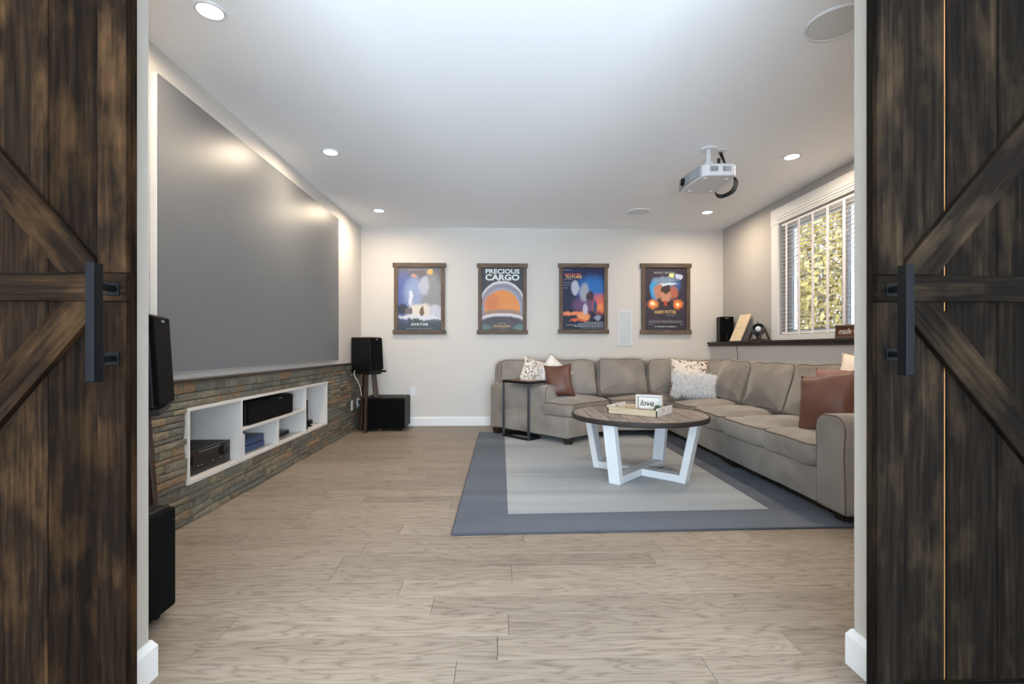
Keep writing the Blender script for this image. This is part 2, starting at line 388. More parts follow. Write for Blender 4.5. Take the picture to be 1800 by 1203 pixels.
M_barnR = wood('dark_ebony_stain', [(.32, (12, 9, 7)), (.46, (17, 13, 10)), (.60, (25, 20, 15)), (.76, (42, 34, 26))], grain=1.3, stretch=22, rough=.8, spec=.04, rand=.3, wear=.5, wearc=(70, 55, 40), bump=.5, knots=.9)
M_raw = wood('raw_pine', [(.3, (150, 98, 52)), (.7, (190, 135, 80))], rough=.7)
M_frame = wood('brown_stained_pine', [(.3, (56, 44, 36)), (.5, (92, 76, 63)), (.75, (126, 107, 90))], grain=2.5, stretch=12, rough=.6, rand=.15)
M_stand = wood('walnut_stain', [(.3, (34, 23, 17)), (.5, (62, 44, 33)), (.8, (92, 68, 52))], grain=2, stretch=12, rough=.5)
M_shelf = wood('espresso_stain', [(.3, (22, 15, 12)), (.6, (44, 32, 25)), (.85, (64, 48, 38))], grain=1.5, rough=.45)
M_ttop = wood('weathered_grey_pine', [(.28, (104, 95, 90)), (.48, (128, 118, 112)), (.70, (154, 145, 140))], grain=2.2, stretch=9, rough=.6, rand=.16, wear=.9, wearc=(176, 168, 164))
M_trim_dark = wood('dark_rim_stain', [(.3, (38, 32, 30)), (.7, (62, 54, 50))], grain=2, rough=.6)
M_pale = wood('pale_natural_wood', [(.3, (176, 158, 130)), (.7, (206, 190, 162))], grain=2, rough=.6, rand=.05)
M_cream = wood('cream_wood', [(.3, (214, 194, 164)), (.7, (228, 210, 182))], grain=2, rough=.6, rand=.03, bump=.1)
M_wwash = plain('whitewashed_wood', (212, 208, 204), .7, var=.12, vscale=30)
M_stone = ramp_rand('split_slate', [(.0, (94, 94, 86)), (.2, (116, 113, 102)), (.36, (98, 90, 78)), (.52, (128, 120, 104)), (.66, (86, 84, 77)), (.82, (136, 124, 102)), (.93, (134, 104, 72)), (1, (108, 104, 94))])
M_mortar = plain('stone_backing', (70, 66, 60), .9, bump=.4, bscale=40)
M_sofa = fabric('taupe_microfibre', (124, 117, 110), (151, 143, 135), sheen=.3)
M_sofap = plain('taupe_piping', (92, 80, 68), .9)
M_leather = plain('cognac_leather', (96, 60, 48), .5, var=.12, vscale=6, bump=.3, bscale=60)
M_rose = plain('rose_brown_velvet', (140, 104, 96), .8, var=.05)
M_rugL = fabric('rug_light_field', (142, 146, 150), (164, 169, 172), mott=3.2, sx=.06, bump=.9, bs=160, sheen=.1)
M_rugD = fabric('rug_blue_grey_border', (78, 83, 93), (92, 98, 108), mott=3.2, sx=.06, bump=.9, bs=160, sheen=.1)
M_rugE = plain('rug_binding', (60, 64, 74), .9)
M_blind = plain('white_blind_slat', (236, 236, 236), .5)
M_tape = plain('white_blind_tape', (232, 228, 236), .8)
M_vinyl = plain('white_window_vinyl', (225, 228, 230), .35)
M_leaf = plain('yellow_green_leaf', (122, 100, 34), .6, var=.3, vscale=2)
M_bark = plain('tree_bark', (90, 76, 60), .9)
M_lawn = plain('lightened_ground', (150, 148, 132), .9, var=.2)  # ground lightened to bounce more daylight up to the ceiling
M_concrete = plain('light_concrete', (170, 166, 158), .9)
M_cable = plain('black_cable', (26, 26, 30), .5)
M_cablew = plain('white_cable', (220, 218, 214), .5)
M_blue = plain('navy_plastic', (38, 62, 104), .4)
M_globe = plain('charcoal_enamel', (62, 70, 74), .4)
M_bulb = plain('frosted_glass_bulb', (222, 226, 236), .3)
M_succ = plain('succulent_green', (64, 92, 66), .6, var=.2, vscale=60)
M_ink = plain('black_ink', (28, 28, 30), .6)
M_cardw = plain('white_card', (228, 227, 222), .7)
M_txt = plain('pale_print', (214, 222, 220), .6)
M_txtg = plain('grey_print', (166, 172, 178), .6)
M_txtr = plain('red_orange_print', (214, 96, 66), .6)
M_txty = plain('gold_print', (206, 172, 104), .6)
M_ply = plain('brown_sign_board', (92, 44, 26), .6, var=.15, vscale=12)
M_lamp = plain('lit_lamp_lens', (255, 250, 240), .4, emit=(1, .93, .82), estr=22)

# patterned cushion cover
def pattern_mat(name, base, ink, ink2, scale):
    m, nt, b = newmat(name); L = nt.links
    tc = N_(nt, 'ShaderNodeTexCoord'); vo = N_(nt, 'ShaderNodeTexVoronoi'); vo.inputs['Scale'].default_value = scale; vo.inputs['Randomness'].default_value = .85
    wb = N_(nt, 'ShaderNodeTexNoise'); wb.inputs['Scale'].default_value = scale * 1.2
    L.new(tc.outputs['Object'], wb.inputs['Vector'])
    mxv = N_(nt, 'ShaderNodeMix', data_type='VECTOR'); mxv.inputs[0].default_value = .06
    L.new(tc.outputs['Object'], mxv.inputs[4]); L.new(wb.outputs['Color'], mxv.inputs[5]); L.new(mxv.outputs[1], vo.inputs['Vector'])
    sx = N_(nt, 'ShaderNodeSeparateColor'); L.new(vo.outputs['Color'], sx.inputs[0])
    ring = N_(nt, 'ShaderNodeMath', operation='COMPARE'); ring.inputs[1].default_value = .34; ring.inputs[2].default_value = .07; L.new(vo.outputs['Distance'], ring.inputs[0])
    fill = N_(nt, 'ShaderNodeMath', operation='LESS_THAN'); fill.inputs[1].default_value = .26; L.new(vo.outputs['Distance'], fill.inputs[0])
    g1 = N_(nt, 'ShaderNodeMath', operation='GREATER_THAN'); g1.inputs[1].default_value = .22; L.new(sx.outputs[0], g1.inputs[0])
    g2 = N_(nt, 'ShaderNodeMath', operation='GREATER_THAN'); g2.inputs[1].default_value = .60; L.new(sx.outputs[1], g2.inputs[0])
    a = N_(nt, 'ShaderNodeMath', operation='MULTIPLY'); L.new(ring.outputs[0], a.inputs[0]); L.new(g1.outputs[0], a.inputs[1])
    c = N_(nt, 'ShaderNodeMath', operation='MULTIPLY'); L.new(fill.outputs[0], c.inputs[0]); L.new(g2.outputs[0], c.inputs[1])
    m1 = N_(nt, 'ShaderNodeMix', data_type='RGBA'); L.new(a.outputs[0], m1.inputs[0]); m1.inputs[6].default_value = lin(base); m1.inputs[7].default_value = lin(ink)
    m2 = N_(nt, 'ShaderNodeMix', data_type='RGBA'); L.new(c.outputs[0], m2.inputs[0]); L.new(m1.outputs[2], m2.inputs[6]); m2.inputs[7].default_value = lin(ink2)
    L.new(m2.outputs[2], b.inputs['Base Color']); b.inputs['Roughness'].default_value = .9
    return m
M_pat1 = pattern_mat('cream_print_cotton', (220, 212, 202), (92, 76, 64), (124, 62, 46), 34)
M_pat2 = pattern_mat('beige_print_cotton', (216, 206, 197), (84, 64, 52), (108, 72, 50), 30)
M_script = pattern_mat('white_script_cotton', (232, 224, 218), (205, 196, 192), (214, 206, 200), 16)
M_cotton = plain('ivory_floral_cotton', (232, 220, 206), .9, var=.05, vscale=14)

# ------------------------------------------------------------------ room shell
XL, XR, XS, YB, YF, H = -1.69, 2.80, 2.64, 5.87, 1.39, 2.44
def struct(name, mb, mat, **kw):
    o = mb.build(name, mat, **kw); o['kind'] = 'structure'; return o
floor = struct('floor', MB().box((-2.6, -2.2, -.06), (3.0, YB + .1, -.014)), M_mortar)
y = 1.20; row = 0
NP = 0
while y < YB - .01:
    y1 = min(y + .125, YB); x = -1.72 - random.random() * 1.1
    while x < XR:
        L_ = random.choice([.75, .95, 1.15, 1.4, 1.7]); x1 = x + L_
        a = max(x, -1.72 if y > 1.3 else -2.5); b = min(x1, XR - .02)
        if b - a > .06:
            g = .0006; dz = random.uniform(-.0006, 0)
            Mx = Matrix.Translation(((a + b) / 2, (y + y1) / 2, -.006 + dz))
            MB().box((-(b - a) / 2 + g, -(y1 - y) / 2 + g, -.007), ((b - a) / 2 - g, (y1 - y) / 2 - g, .006)).build('plank', M_floor, floor, M=Mx, bevel=.0007, seg=1); NP += 1
        x = x1
    y = y1; row += 1
hp = MB(); yy = -2.2
while yy < 1.2:
    xx = -2.6 + random.random() * -.8
    while xx < 3:
        l = random.choice([.9, 1.2, 1.5]); hp.box((max(xx, -2.6) + .0006, yy + .0006, -.013), (min(xx + l, 3) - .0006, min(yy + .125, 1.2) - .0006, 0)); xx += l
    yy += .125
o = hp.build('hall_planks', M_floor, floor); o['kind'] = 'stuff'

struct('ceiling', MB().box((-2.6, -2.2, H), (3.0, YB + .1, H + .08)), M_ceil)
struct('wall_back', MB().box((-1.8, YB, 0), (XR + .15, YB + .1, H)), M_wall)
struct('wall_left', MB().box((XL - .1, YF, .775), (XL, YB, H)).box((XL - .1, YF, 0), (XL, 1.5, .775)), M_wall)
WY0, WY1, WZ0, WZ1 = 2.95, 4.668, 1.085, 2.195
struct('wall_right', MB().box((XR, YF, .98), (XR + .15, WY0, H)).box((XR, WY1, .98), (XR + .15, YB, H)).box((XR, WY0, .98), (XR + .15, WY1, WZ0)).box((XR, WY0, WZ1), (XR + .15, WY1, H)), M_wallr)
struct('wall_right_lower', MB().box((XS, YF, 0), (XR + .15, YB, .98)), M_wall)
struct('wall_front', MB().box((-1.8, 1.245, 0), (-1.005, YF, H)).box((1.06, 1.245, 0), (XR + .15, YF, H)).box((-1.005, 1.245, 2.38), (1.06, YF, H)), M_wallh)  # unseen header raised so the hall fill reaches the room ceiling
# hall behind the camera
struct('wall_hall_left', MB().box((-2.6, -2.2, 0), (-2.5, 1.245, H)), M_wallh)
struct('wall_hall_right', MB().box((2.9, -2.2, 0), (3.0, 1.245, H)), M_wallh)
struct('wall_hall_rear', MB().box((-2.6, -2.3, 0), (3.0, -2.2, H)), M_wallh)
struct('wall_hall_front', MB().box((-2.5, 1.245, 0), (-1.8, 1.3, H)), M_wallh)

def baseboard(name, pts, h=.11, t=.016):
    """profiled skirting along a polyline (wall on its left side)"""
    prof = [(0, 0), (t, 0), (t, h - .02), (t * .35, h), (0, h)]
    vs_ = []; fs = []; P = [Vector(p) for p in pts]; n = len(P)
    for i, p in enumerate(P):
        d0 = (P[i] - P[i - 1]).normalized() if i else (P[1] - P[0]).normalized(); d1 = (P[i + 1] - P[i]).normalized() if i < n - 1 else d0
        n0 = Vector((d0.y, -d0.x)); n1 = Vector((d1.y, -d1.x)); m_ = (n0 + n1); m_ = m_ / (m_.length ** 2) * 2
        for u, z in prof: vs_.append((p.x + m_.x * u, p.y + m_.y * u, z + .0005))
    k = len(prof)
    for i in range(n - 1):
        for j in range(k): fs.append((i * k + j, i * k + (j + 1) % k, (i + 1) * k + (j + 1) % k, (i + 1) * k + j))
    fs += [tuple(range(k)), tuple(range((n - 1) * k, n * k))[::-1]]
    o = mkobj(name, vs_, fs, M_trim); o['kind'] = 'structure'
baseboard('baseboard_back', [(XL + .02, YB), (XS, YB)])
baseboard('baseboard_door_left', [(-2.4, 1.245), (-1.005, 1.245), (-1.005, YF), (XL, YF)])
baseboard('baseboard_door_right', [(XS, YF), (1.06, YF), (1.06, 1.245), (2.8, 1.245)])
baseboard('baseboard_right', [(XS, YB - .02), (XS, YF + .02)])

# ------------------------------------------------------------------ stone wainscot with niche
NY0, NY1, NZ0, NZ1 = 2.597, 4.674, .212, .629
stone = struct('wall_stone', MB().box((XL - .1, 1.5, 0), (XL - .004, YB, NZ0)).box((XL - .1, 1.5, NZ1), (XL - .004, YB, .77)).box((XL - .1, 1.5, NZ0), (XL - .004, NY0, NZ1)).box((XL - .1, NY1, NZ0), (XL - .004, YB, NZ1)), M_mortar)
rows = []
def split(z0, z1):
    z = z0
    while z < z1 - .001:
        h = random.uniform(.026, .047)
        if z1 - z - h < .024: h = z1 - z
        rows.append((z, z + h)); z += h
split(0, NZ0); split(NZ0, NZ1); split(NZ1, .77)
stones = []
for z0, z1 in rows:
    spans = [(1.5, YB)] if (z1 <= NZ0 + .001 or z0 >= NZ1 - .001) else [(1.5, NY0), (NY1, YB)]
    for a, b in spans:
        y = a
        while y < b - .001:
            l = random.uniform(.07, .30)
            if b - y - l < .06: l = b - y
            stones.append((y, y + l, z0, z1)); y += l
def stone_mb(mb, s):
    y0, y1, z0, z1 = s; g = .0012; p = random.uniform(.002, .018); x0 = XL - .004
    j = lambda: random.uniform(-.003, .003)
    ys = (y0 + g, y1 - g); zs = (z0 + g, z1 - g); mz = (z0 + z1) / 2 + j(); my = (y0 + y1) / 2 + random.uniform(-.2, .2) * (y1 - y0)
    v = [(x0, ys[0], zs[0]), (x0, ys[1], zs[0]), (x0, ys[1], zs[1]), (x0, ys[0], zs[1])]
    v += [(XL + p + j() - .002, ys[0] + .001, zs[0] + .001), (XL + p + j() - .002, ys[1] - .001, zs[0] + .001), (XL + p + j(), ys[1] - .001, zs[1] - .001), (XL + p + j(), ys[0] + .001, zs[1] - .001), (XL + p + .003, my, mz)]
    mb.add(v, [(0, 1, 5, 4), (1, 2, 6, 5), (2, 3, 7, 6), (3, 0, 4, 7), (4, 5, 8), (5, 6, 8), (6, 7, 8), (7, 4, 8)])
vis = sorted([s for s in stones if s[1] > 2.33], key=lambda s: s[0])
for s in vis[:300]:
    mb = MB(); stone_mb(mb, s); mb.build('stone', M_stone, stone)
mb = MB()
for s in vis[300:] + [s for s in stones if s[1] <= 2.33]: stone_mb(mb, s)
o = mb.build('far_stones', M_stone, stone); o['kind'] = 'stuff'
tr = board('trim_1', (XL + .012, 1.5, .778), (XL + .012, YB, .778), .05, .016, M_shelf, bevel=.003); tr['kind'] = 'structure'

# ------------------------------------------------------------------ projection screen
sc = root('projection_screen', (XL + .02, 3.64, .826), 'large grey painted projection screen panel with white edges on the left wall', 'screen')
box('screen_panel', (XL + .002, 2.341, .826), (XL + .036, 4.935, 2.286), M_trim, sc, bevel=.002)
box('screen_surface', (XL + .0355, 2.344, .829), (XL + .040, 4.932, 2.283), M_screen, sc)

# ------------------------------------------------------------------ niche cabinet and what is in it
XF = XL + .020; XBk = -2.06
cab = root('media_cabinet', (XL, 3.63, NZ0), 'white open media cabinet recessed into the slate stone wall', 'cabinet')
t = .019
box('side_panel', (XBk, NY0, NZ0), (XF, NY0 + t, NZ1), M_cab, cab, .001)
box('side_panel', (XBk, NY1 - t, NZ0), (XF, NY1, NZ1), M_cab, cab, .001)
box('top_panel', (XBk, NY0 + t, NZ1 - t), (XF, NY1 - t, NZ1), M_cab, cab, .001)
box('bottom_panel', (XBk, NY0 + t, NZ0), (XF, NY1 - t, NZ0 + t), M_cab, cab, .001)
box('back_panel', (XBk - .01, NY0, NZ0), (XBk, NY1, NZ1), M_cab, cab)
box('divider', (XBk, 3.125, NZ0 + t), (XF - .001, 3.145, NZ1 - t), M_cab, cab, .001)
box('divider', (XBk, 4.150, NZ0 + t), (XF - .001, 4.169, NZ1 - t), M_cab, cab, .001)
box('shelf', (XBk, 3.145, .412), (XF - .001, 4.150, .430), M_cab, cab, .001)
box('divider', (XBk, 3.640, NZ0 + t), (XF - .001, 3.658, .412), M_cab, cab, .001)
zb = NZ0 + t
av = root('av_receiver', (-1.86, 2.87, zb), 'black audio receiver with two round knobs in the near cabinet bay', 'receiver')
box('case', (-2.02, 2.655, zb + .008), (-1.735, 3.085, zb + .135), M_black, av, .003)
box('front_panel', (-1.735, 2.65, zb + .006), (-1.722, 3.09, zb + .137), M_blackg, av, .002)
for yy in (2.72, 3.02): MB().lathe([(.026, 0), (.026, .012), (.022, .02)], 20, Matrix.Translation((-1.722, yy, zb + .085)) @ Matrix.Rotation(R(90), 4, 'Y')).build('knob', M_blackg, av, smooth=True, auto=40)
box('display', (-1.7225, 2.79, zb + .095), (-1.7213, 2.96, zb + .118), plain('display_glass', (30, 32, 36), .1), av)
for i in range(11): box('key', (-1.7215, 2.775 + i * .019, zb + .122), (-1.7195, 2.787 + i * .019, zb + .127), M_silver, av)
for yy in (2.76, 2.79, 2.90, 2.98): box('key', (-1.7215, yy, zb + .045), (-1.7195, yy + .012, zb + .05), M_silver, av)
for yy in (2.69, 3.04):
    for xx in (-1.78, -1.98): MB().lathe([(.014, 0), (.014, .0085)], 12, Matrix.Translation((xx, yy, zb))).build('foot', M_blackg, av)
ce = root('centre_speaker', (-1.8, 3.58, .430), 'long black centre speaker lying on the middle cabinet shelf', 'speaker')
box('speaker_case', (-1.97, 3.235, .4305), (-1.700, 3.93, .583), M_black, ce, .004)
box('grille', (-1.700, 3.240, .434), (-1.682, 3.925, .580), M_grille, ce, .004)
box('badge', (-1.6822, 3.68, .566), (-1.6812, 3.73, .573), M_silver, ce)
bc = root('game_console', (-1.84, 3.40, zb), 'navy blue game console lying in the lower cabinet bay', 'console')
box('lower_case', (-1.97, 3.235, zb + .001), (-1.745, 3.565, zb + .045), M_blackg, bc, .003)
box('upper_case', (-1.97, 3.230, zb + .047), (-1.742, 3.570, zb + .090), M_blue, bc, .003)
box('front_panel', (-1.745, 3.262, zb + .003), (-1.738, 3.566, zb + .044), M_blue, bc, .001)
uc = box('upright_case', (-1.90, 3.176, zb), (-1.688, 3.205, zb + .155), M_white, None, .003); tag(uc, 'slim white upright case beside the navy console', 'case')
dp = root('disc_player', (-1.86, 3.85, zb), 'flat black disc player in the small lower cabinet bay', 'disc player')
box('case', (-1.99, 3.70, zb + .006), (-1.765, 4.03, zb + .036), M_blackg, dp, .002)
box('front_panel', (-1.765, 3.70, zb + .006), (-1.760, 4.03, zb + .037), M_black, dp, .001)
for yy in (3.73, 4.0): box('foot', (-1.80, yy - .01, zb), (-1.78, yy + .01, zb + .0065), M_black, dp)
tb = root('black_tower_box', (-1.80, 4.215, zb), 'tall slim black device standing in the far cabinet bay', 'device')
box('case', (-1.93, 4.215, zb), (-1.70, 4.268, zb + .265), M_black, tb, .004)
box('front_panel', (-1.70, 4.216, zb + .002), (-1.697, 4.267, zb + .263), M_blackg, tb, .001)
sb = root('sensor_bar', (-1.78, 4.33, zb), 'small black sensor puck beside the tall slim device', 'sensor')
MB().lathe([(.030, 0), (.030, .008), (.012, .014), (.012, .02)], 18, Matrix.Translation((-1.755, 4.43, zb))).build('base', M_blackg, sb, smooth=True, auto=40)
box('head', (-1.785, 4.395, zb + .018), (-1.73, 4.465, zb + .062), M_blackg, sb, .006)

# ------------------------------------------------------------------ barn doors
def barn_door(side, x_in, label, MW, name):
    s = side; xo = x_in + s * .94
    d = root(name, ((x_in + xo) / 2, 1.205, .02), label, 'door'); d['kind'] = 'structure'
    yb, yp, yf = 1.226, 1.204, 1.185   # back, plank face, trim face
    zb_, zt = .02, 2.16
    xs = [x_in, x_in + s * .070, x_in + s * (.203 if s < 0 else .198)]
    while abs(xs[-1] - x_in) < .80: xs.append(xs[-1] + s * .137)
    xs.append(xo)
    for i in range(len(xs) - 1):
        a, b = sorted((xs[i], xs[i + 1])); g = .0012
        if s > 0 and i == 1: b -= .0035
        if s > 0 and i == 2: a += .0015
        board('plank', ((a + b) / 2, (yb + yp) / 2, zb_), ((a + b) / 2, (yb + yp) / 2, zt), b - a - 2 * g, yb - yp, MW, d, up=(0, -1, 0))
    for i in range(2, len(xs) - 1): board('tongue', (xs[i] - .001, yb - .009, zb_), (xs[i] - .001, yb - .009, zt), .012, .012, M_raw if s > 0 else MW, d, up=(0, -1, 0), bevel=0)
    th = yp - yf; ym = (yp + yf) / 2
    rz0, rz1 = (1.066, 1.134) if s < 0 else (1.070, 1.137)
    sw = .068
    for xa in (x_in + s * sw / 2, xo - s * sw / 2):
        board('stile', (xa, ym, zb_), (xa, ym, rz0 - .0015), sw, th, MW, d, up=(0, -1, 0))
        board('stile', (xa, ym, rz1 + .0015), (xa, ym, zt), sw, th, MW, d, up=(0, -1, 0))
    board('rail', (x_in, ym - .0005, (rz0 + rz1) / 2), (xo, ym - .0005, (rz0 + rz1) / 2), rz1 - rz0, th, MW, d, up=(0, -1, 0))
    xi2 = x_in + s * sw; xo2 = xo - s * sw
    board('rail', (xi2, ym, zt - .035), (xo2, ym, zt - .035), .068, th, MW, d, up=(0, -1, 0))
    board('rail', (xi2, ym, zb_ + .035), (xo2, ym, zb_ + .035), .068, th, MW, d, up=(0, -1, 0))
    # diagonal braces: parallelograms between stile and rail
    sl = 1.19
    for up_ in (1, -1):
        zr = rz1 + .001 if up_ > 0 else rz0 - .001
        x0 = xi2; dv = .128                       # vertical width of the brace
        outer0 = (x0, zr + up_ * (.022 if s > 0 else .02)); Lx = abs(xo2 - x0)
        outer1 = (xo2, outer0[1] + up_ * sl * Lx)
        inner0x = x0 + s * (dv - .022) / sl
        P = [(x0, zr), (x0, outer0[1]), outer1, (xo2, outer1[1] - up_ * dv), (inner0x, zr)]
        lim = zt - .070 if up_ > 0 else zb_ + .070
        Q = []                                     # clip at the top / bottom rail
        for i in range(len(P)):
            a = P[i]; b = P[(i + 1) % len(P)]; ia = (lim - a[1]) * up_ >= 0; ib = (lim - b[1]) * up_ >= 0
            if ia: Q.append(a)
            if ia != ib: tt = (lim - a[1]) / (b[1] - a[1]); Q.append((a[0] + (b[0] - a[0]) * tt, lim))
        dirv = Vector((s * 1, 0, up_ * sl)).normalized(); o0 = Vector((x0, ym, zr))
        Mx = frame(o0, dirv, (0, 0, 1)); Mi = Mx.inverted()
        # local x runs along the brace
        loc = [Mi @ Vector((q[0], ym, q[1])) for q in Q]
        n = len(loc); vs_ = [(v.x, -th / 2, v.z) for v in loc] + [(v.x, th / 2, v.z) for v in loc]
        fs = [tuple(range(n)), tuple(range(n, 2 * n))[::-1]] + [(i, n + i, n + (i + 1) % n, (i + 1) % n) for i in range(n)]
        mkobj('brace', vs_, fs, MW, d, M=Mx, bevel=.002, seg=1)
    # pull handle
    hz0, hz1 = (.874, 1.145) if s < 0 else (.886, 1.149)
    hx = x_in - s * .0 + (-.010 if s < 0 else .003)
    hx0, hx1 = (-.930, -.911) if s < 0 else (.959, .979)
    h = box('pull_handle', (hx0, 1.092, hz0), (hx1, 1.120, hz1), M_handle, d, .0015); h['label'] = 'square matte black pull bar'
    for pz in ((1.095, .925) if s < 0 else (1.098, .935)):
        px_ = (-.941, 1.0)[s > 0]
        MB().box((px_ - .016, 1.180, pz - .016), (px_ + .016, 1.185, pz + .016)).build('handle_plate', M_handle, h, bevel=.001, seg=1)
        MB().bar(((hx0 + hx1) / 2, 1.115, pz), (px_, 1.182, pz), .014, .014).build('handle_post', M_handle, h, bevel=.001, seg=1)
    return d
barn_door(-1, -.912, 'dark brown plank barn door with diagonal braces at the left of the opening', M_barnL, 'door_1')
barn_door(1, .965, 'grey-black plank barn door with orange joint gap at the right of the opening', M_barnR, 'door_2')

# ------------------------------------------------------------------ window, blinds, outside
wi = root('window_1', (XR + .1, (WY0 + WY1) / 2, WZ0), 'white window with a venetian blind above the dark shelf', None); wi['kind'] = 'structure'
cz0, cz1, cy1 = 1.030, 2.352, 4.785
cx = XR - .018
box('casing', (cx, WY1, cz0), (XR, cy1, WZ1), M_trim, wi, .002)
box('casing', (cx, WY0 - .115, cz0), (XR, WY0, WZ1), M_trim, wi, .002)
box('sill_casing', (cx, WY0, cz0), (XR, WY1, WZ0), M_trim, wi, .002)
box('head_casing', (cx - .004, WY0 - .12, WZ1), (XR, cy1 + .004, cz1), M_trim, wi, .002)
for k, zz in enumerate((2.215, 2.235, 2.262)): box('head_moulding', (cx - .010 - .003 * (k % 2), WY0 - .01, zz - .006), (cx - .003, WY1 + .01, zz + .006), M_trim, wi, .002)
xg = XR + .115
fr = MB().box((xg - .02, WY0, WZ0), (xg + .03, WY0 + .05, WZ1)).box((xg - .02, WY1 - .05, WZ0), (xg + .03, WY1, WZ1)).box((xg - .02, WY0 + .05, WZ0), (xg + .03, WY1 - .05, WZ0 + .05)).box((xg - .02, WY0 + .05, WZ1 - .05), (xg + .03, WY1 - .05, WZ1))
fr.build('window_frame', M_vinyl, wi)
box('mullion', (xg - .025, 3.86, WZ0 + .05), (xg + .03, 3.93, WZ1 - .05), M_vinyl, wi)
gm, gnt, gb = newmat('window_glass'); gb.inputs['Transmission Weight'].default_value = 1; gb.inputs['Roughness'].default_value = 0; gb.inputs['IOR'].default_value = 1.02; gb.inputs['Specular IOR Level'].default_value = .3
box('pane', (xg, WY0 + .05, WZ0 + .05), (xg + .004, 3.86, WZ1 - .05), gm, wi)
box('pane', (xg, 3.93, WZ0 + .05), (xg + .004, WY1 - .05, WZ1 - .05), gm, wi)
bl = root('venetian_blind', (XR + .04, 3.8, WZ0), 'white venetian blind with fabric tapes hanging in the window', 'blind')
bx0, bx1 = XR + .012, XR + .060
box('head_rail', (bx0 - .002, WY0 + .01, WZ1 - .032), (bx1 + .004, WY1 - .01, WZ1 - .002), M_blind, bl, .003)
zz = WZ0 + .03; sme = None
while zz < WZ1 - .045:
    MB().box((-.025, -(WY1 - WY0) / 2 + .012, -.0013), (.025, (WY1 - WY0) / 2 - .012, .0013)).build('slat', M_blind, bl, M=Matrix.Translation(((bx0 + bx1) / 2, (WY0 + WY1) / 2, zz)) @ Matrix.Rotation(R(-9), 4, 'Y'))
    zz += .038
box('bottom_rail', (bx0, WY0 + .012, WZ0 + .006), (bx1, WY1 - .012, WZ0 + .022), M_blind, bl, .003)
yy = WY1 - .10
while yy > WY0 + .03:
    box('tape', (bx0 - .005, yy - .017, WZ0 + .004), (bx0 - .0042, yy + .017, WZ1 - .03), M_tape, bl)
    for dy_ in (-.012, .012): box('ladder_cord', (bx1 + .0042, yy + dy_ - .0012, WZ0 + .004), (bx1 + .0052, yy + dy_ + .0012, WZ1 - .03), M_tape, bl)
    yy -= .194

# outside: ground, house wall edge, autumn bushes
struct('ground_outside', MB().box((XR + .16, -6, .2), (22, 20, .7)), M_lawn)
def bush(cx_, cy_, z0, rx, ry, rz, n, label):
    b = root('bush', (cx_, cy_, z0), label, 'bush', 'autumn bushes outside the window')
    tb_ = MB()
    for k in range(7):
        a = random.uniform(0, 6.28); tb_.tube([(cx_, cy_, z0), (cx_ + math.cos(a) * rx * .3, cy_ + math.sin(a) * ry * .3, z0 + rz * .8), (cx_ + math.cos(a) * rx * .6, cy_ + math.sin(a) * ry * .6, z0 + rz * 1.5)], [.04, .025, .01], 5)
    tb_.build('stem', M_bark, b)
    mb = MB()
    for k in range(n):
        while True:
            p = Vector((random.uniform(-1, 1), random.uniform(-1, 1), random.uniform(-1, 1)))
            if .45 < p.length < 1: break
        c = Vector((cx_ + p.x * rx, cy_ + p.y * ry, z0 + rz + p.z * rz)); s_ = random.uniform(.05, .10)
        e = Euler((random.uniform(0, 6), random.uniform(0, 6), random.uniform(0, 6))).to_matrix()
        mb.add([c + e @ Vector(v) * s_ for v in ((-1, 0, 0), (0, -.5, .1), (1, 0, 0), (0, .5, .1))], [(0, 1, 2), (0, 2, 3)])
    o = mb.build('foliage', M_leaf, b); o['kind'] = 'stuff'
for i, (a, b_, rx, rz, lb_) in enumerate([(5.9, 8.2, 1.1, 1.6, 'yellow-green bush behind the middle of the blind'), (6.3, 5.4, 1.3, 1.8, 'yellow-green bush nearest the doorway end of the window'), (6.2, 11.0, 1.3, 1.7, 'yellow-green bush behind the far edge of the window'), (9.2, 14.2, 1.7, 2.5, 'tall yellow bush beyond the far end of the blind'), (9.4, 10.4, 1.7, 2.7, 'tall yellow bush beyond the middle of the window')]):
    bush(a, b_, .7, rx, rx, rz, 3500, lb_)

# ------------------------------------------------------------------ ceiling fittings
for i, (x, y) in enumerate([(-1.272, 2.126), (-1.276, 3.632), (-1.295, 5.157), (2.268, 2.12), (2.268, 3.621), (2.270, 5.124)]):
    lab = ['large lit round recessed ceiling light above the near end of the screen', 'lit round recessed ceiling light above the far half of the screen', 'lit round recessed ceiling light near the far left corner',
           'lit recessed ceiling light hidden behind the right door frame', 'lit round recessed ceiling light right of the projector', 'lit round recessed ceiling light in the far right ceiling corner'][i]
    if i == 3: lab = 'recessed ceiling light nearest the doorway on the window side'
    d = root('recessed_light', (x, y, H), lab, 'ceiling light', 'recessed ceiling lights')
    MB().lathe([(.048, -.002), (.052, -.007), (.062, -.007), (.066, 0)], 32, Matrix.Translation((x, y, H))).build('trim_ring', M_white, d, smooth=True, auto=50)
    MB().lathe([(.049, -.004), (.049, -.002)], 32, Matrix.Translation((x, y, H))).build('lens', M_lamp, d)
    light('downlight_lamp', 'AREA', (x, y, H - .012), (0, 0, 0), DOWN_POWER, (1, .80, .58), shape='DISK', size=.09, spread=R(175))
for x, y, lab in ((1.54, 2.13, 'large round white ceiling speaker near the doorway'), (1.518, 5.123, 'round white ceiling speaker near the back wall')):
    d = root('ceiling_speaker', (x, y, H), lab, 'speaker', 'ceiling speakers')
    MB().lathe([(.112, -.003), (.117, -.010), (.124, -.010), (.128, -.003), (.128, 0)], 48, Matrix.Translation((x, y, H))).build('rim', M_white, d, smooth=True, auto=50)
    MB().lathe([(.002, -.0075), (.113, -.0075), (.113, -.004)], 48, Matrix.Translation((x, y, H))).build('grille', plain('white_perforated_grille', (214, 216, 218), .8, bump=.6, bscale=900), d)

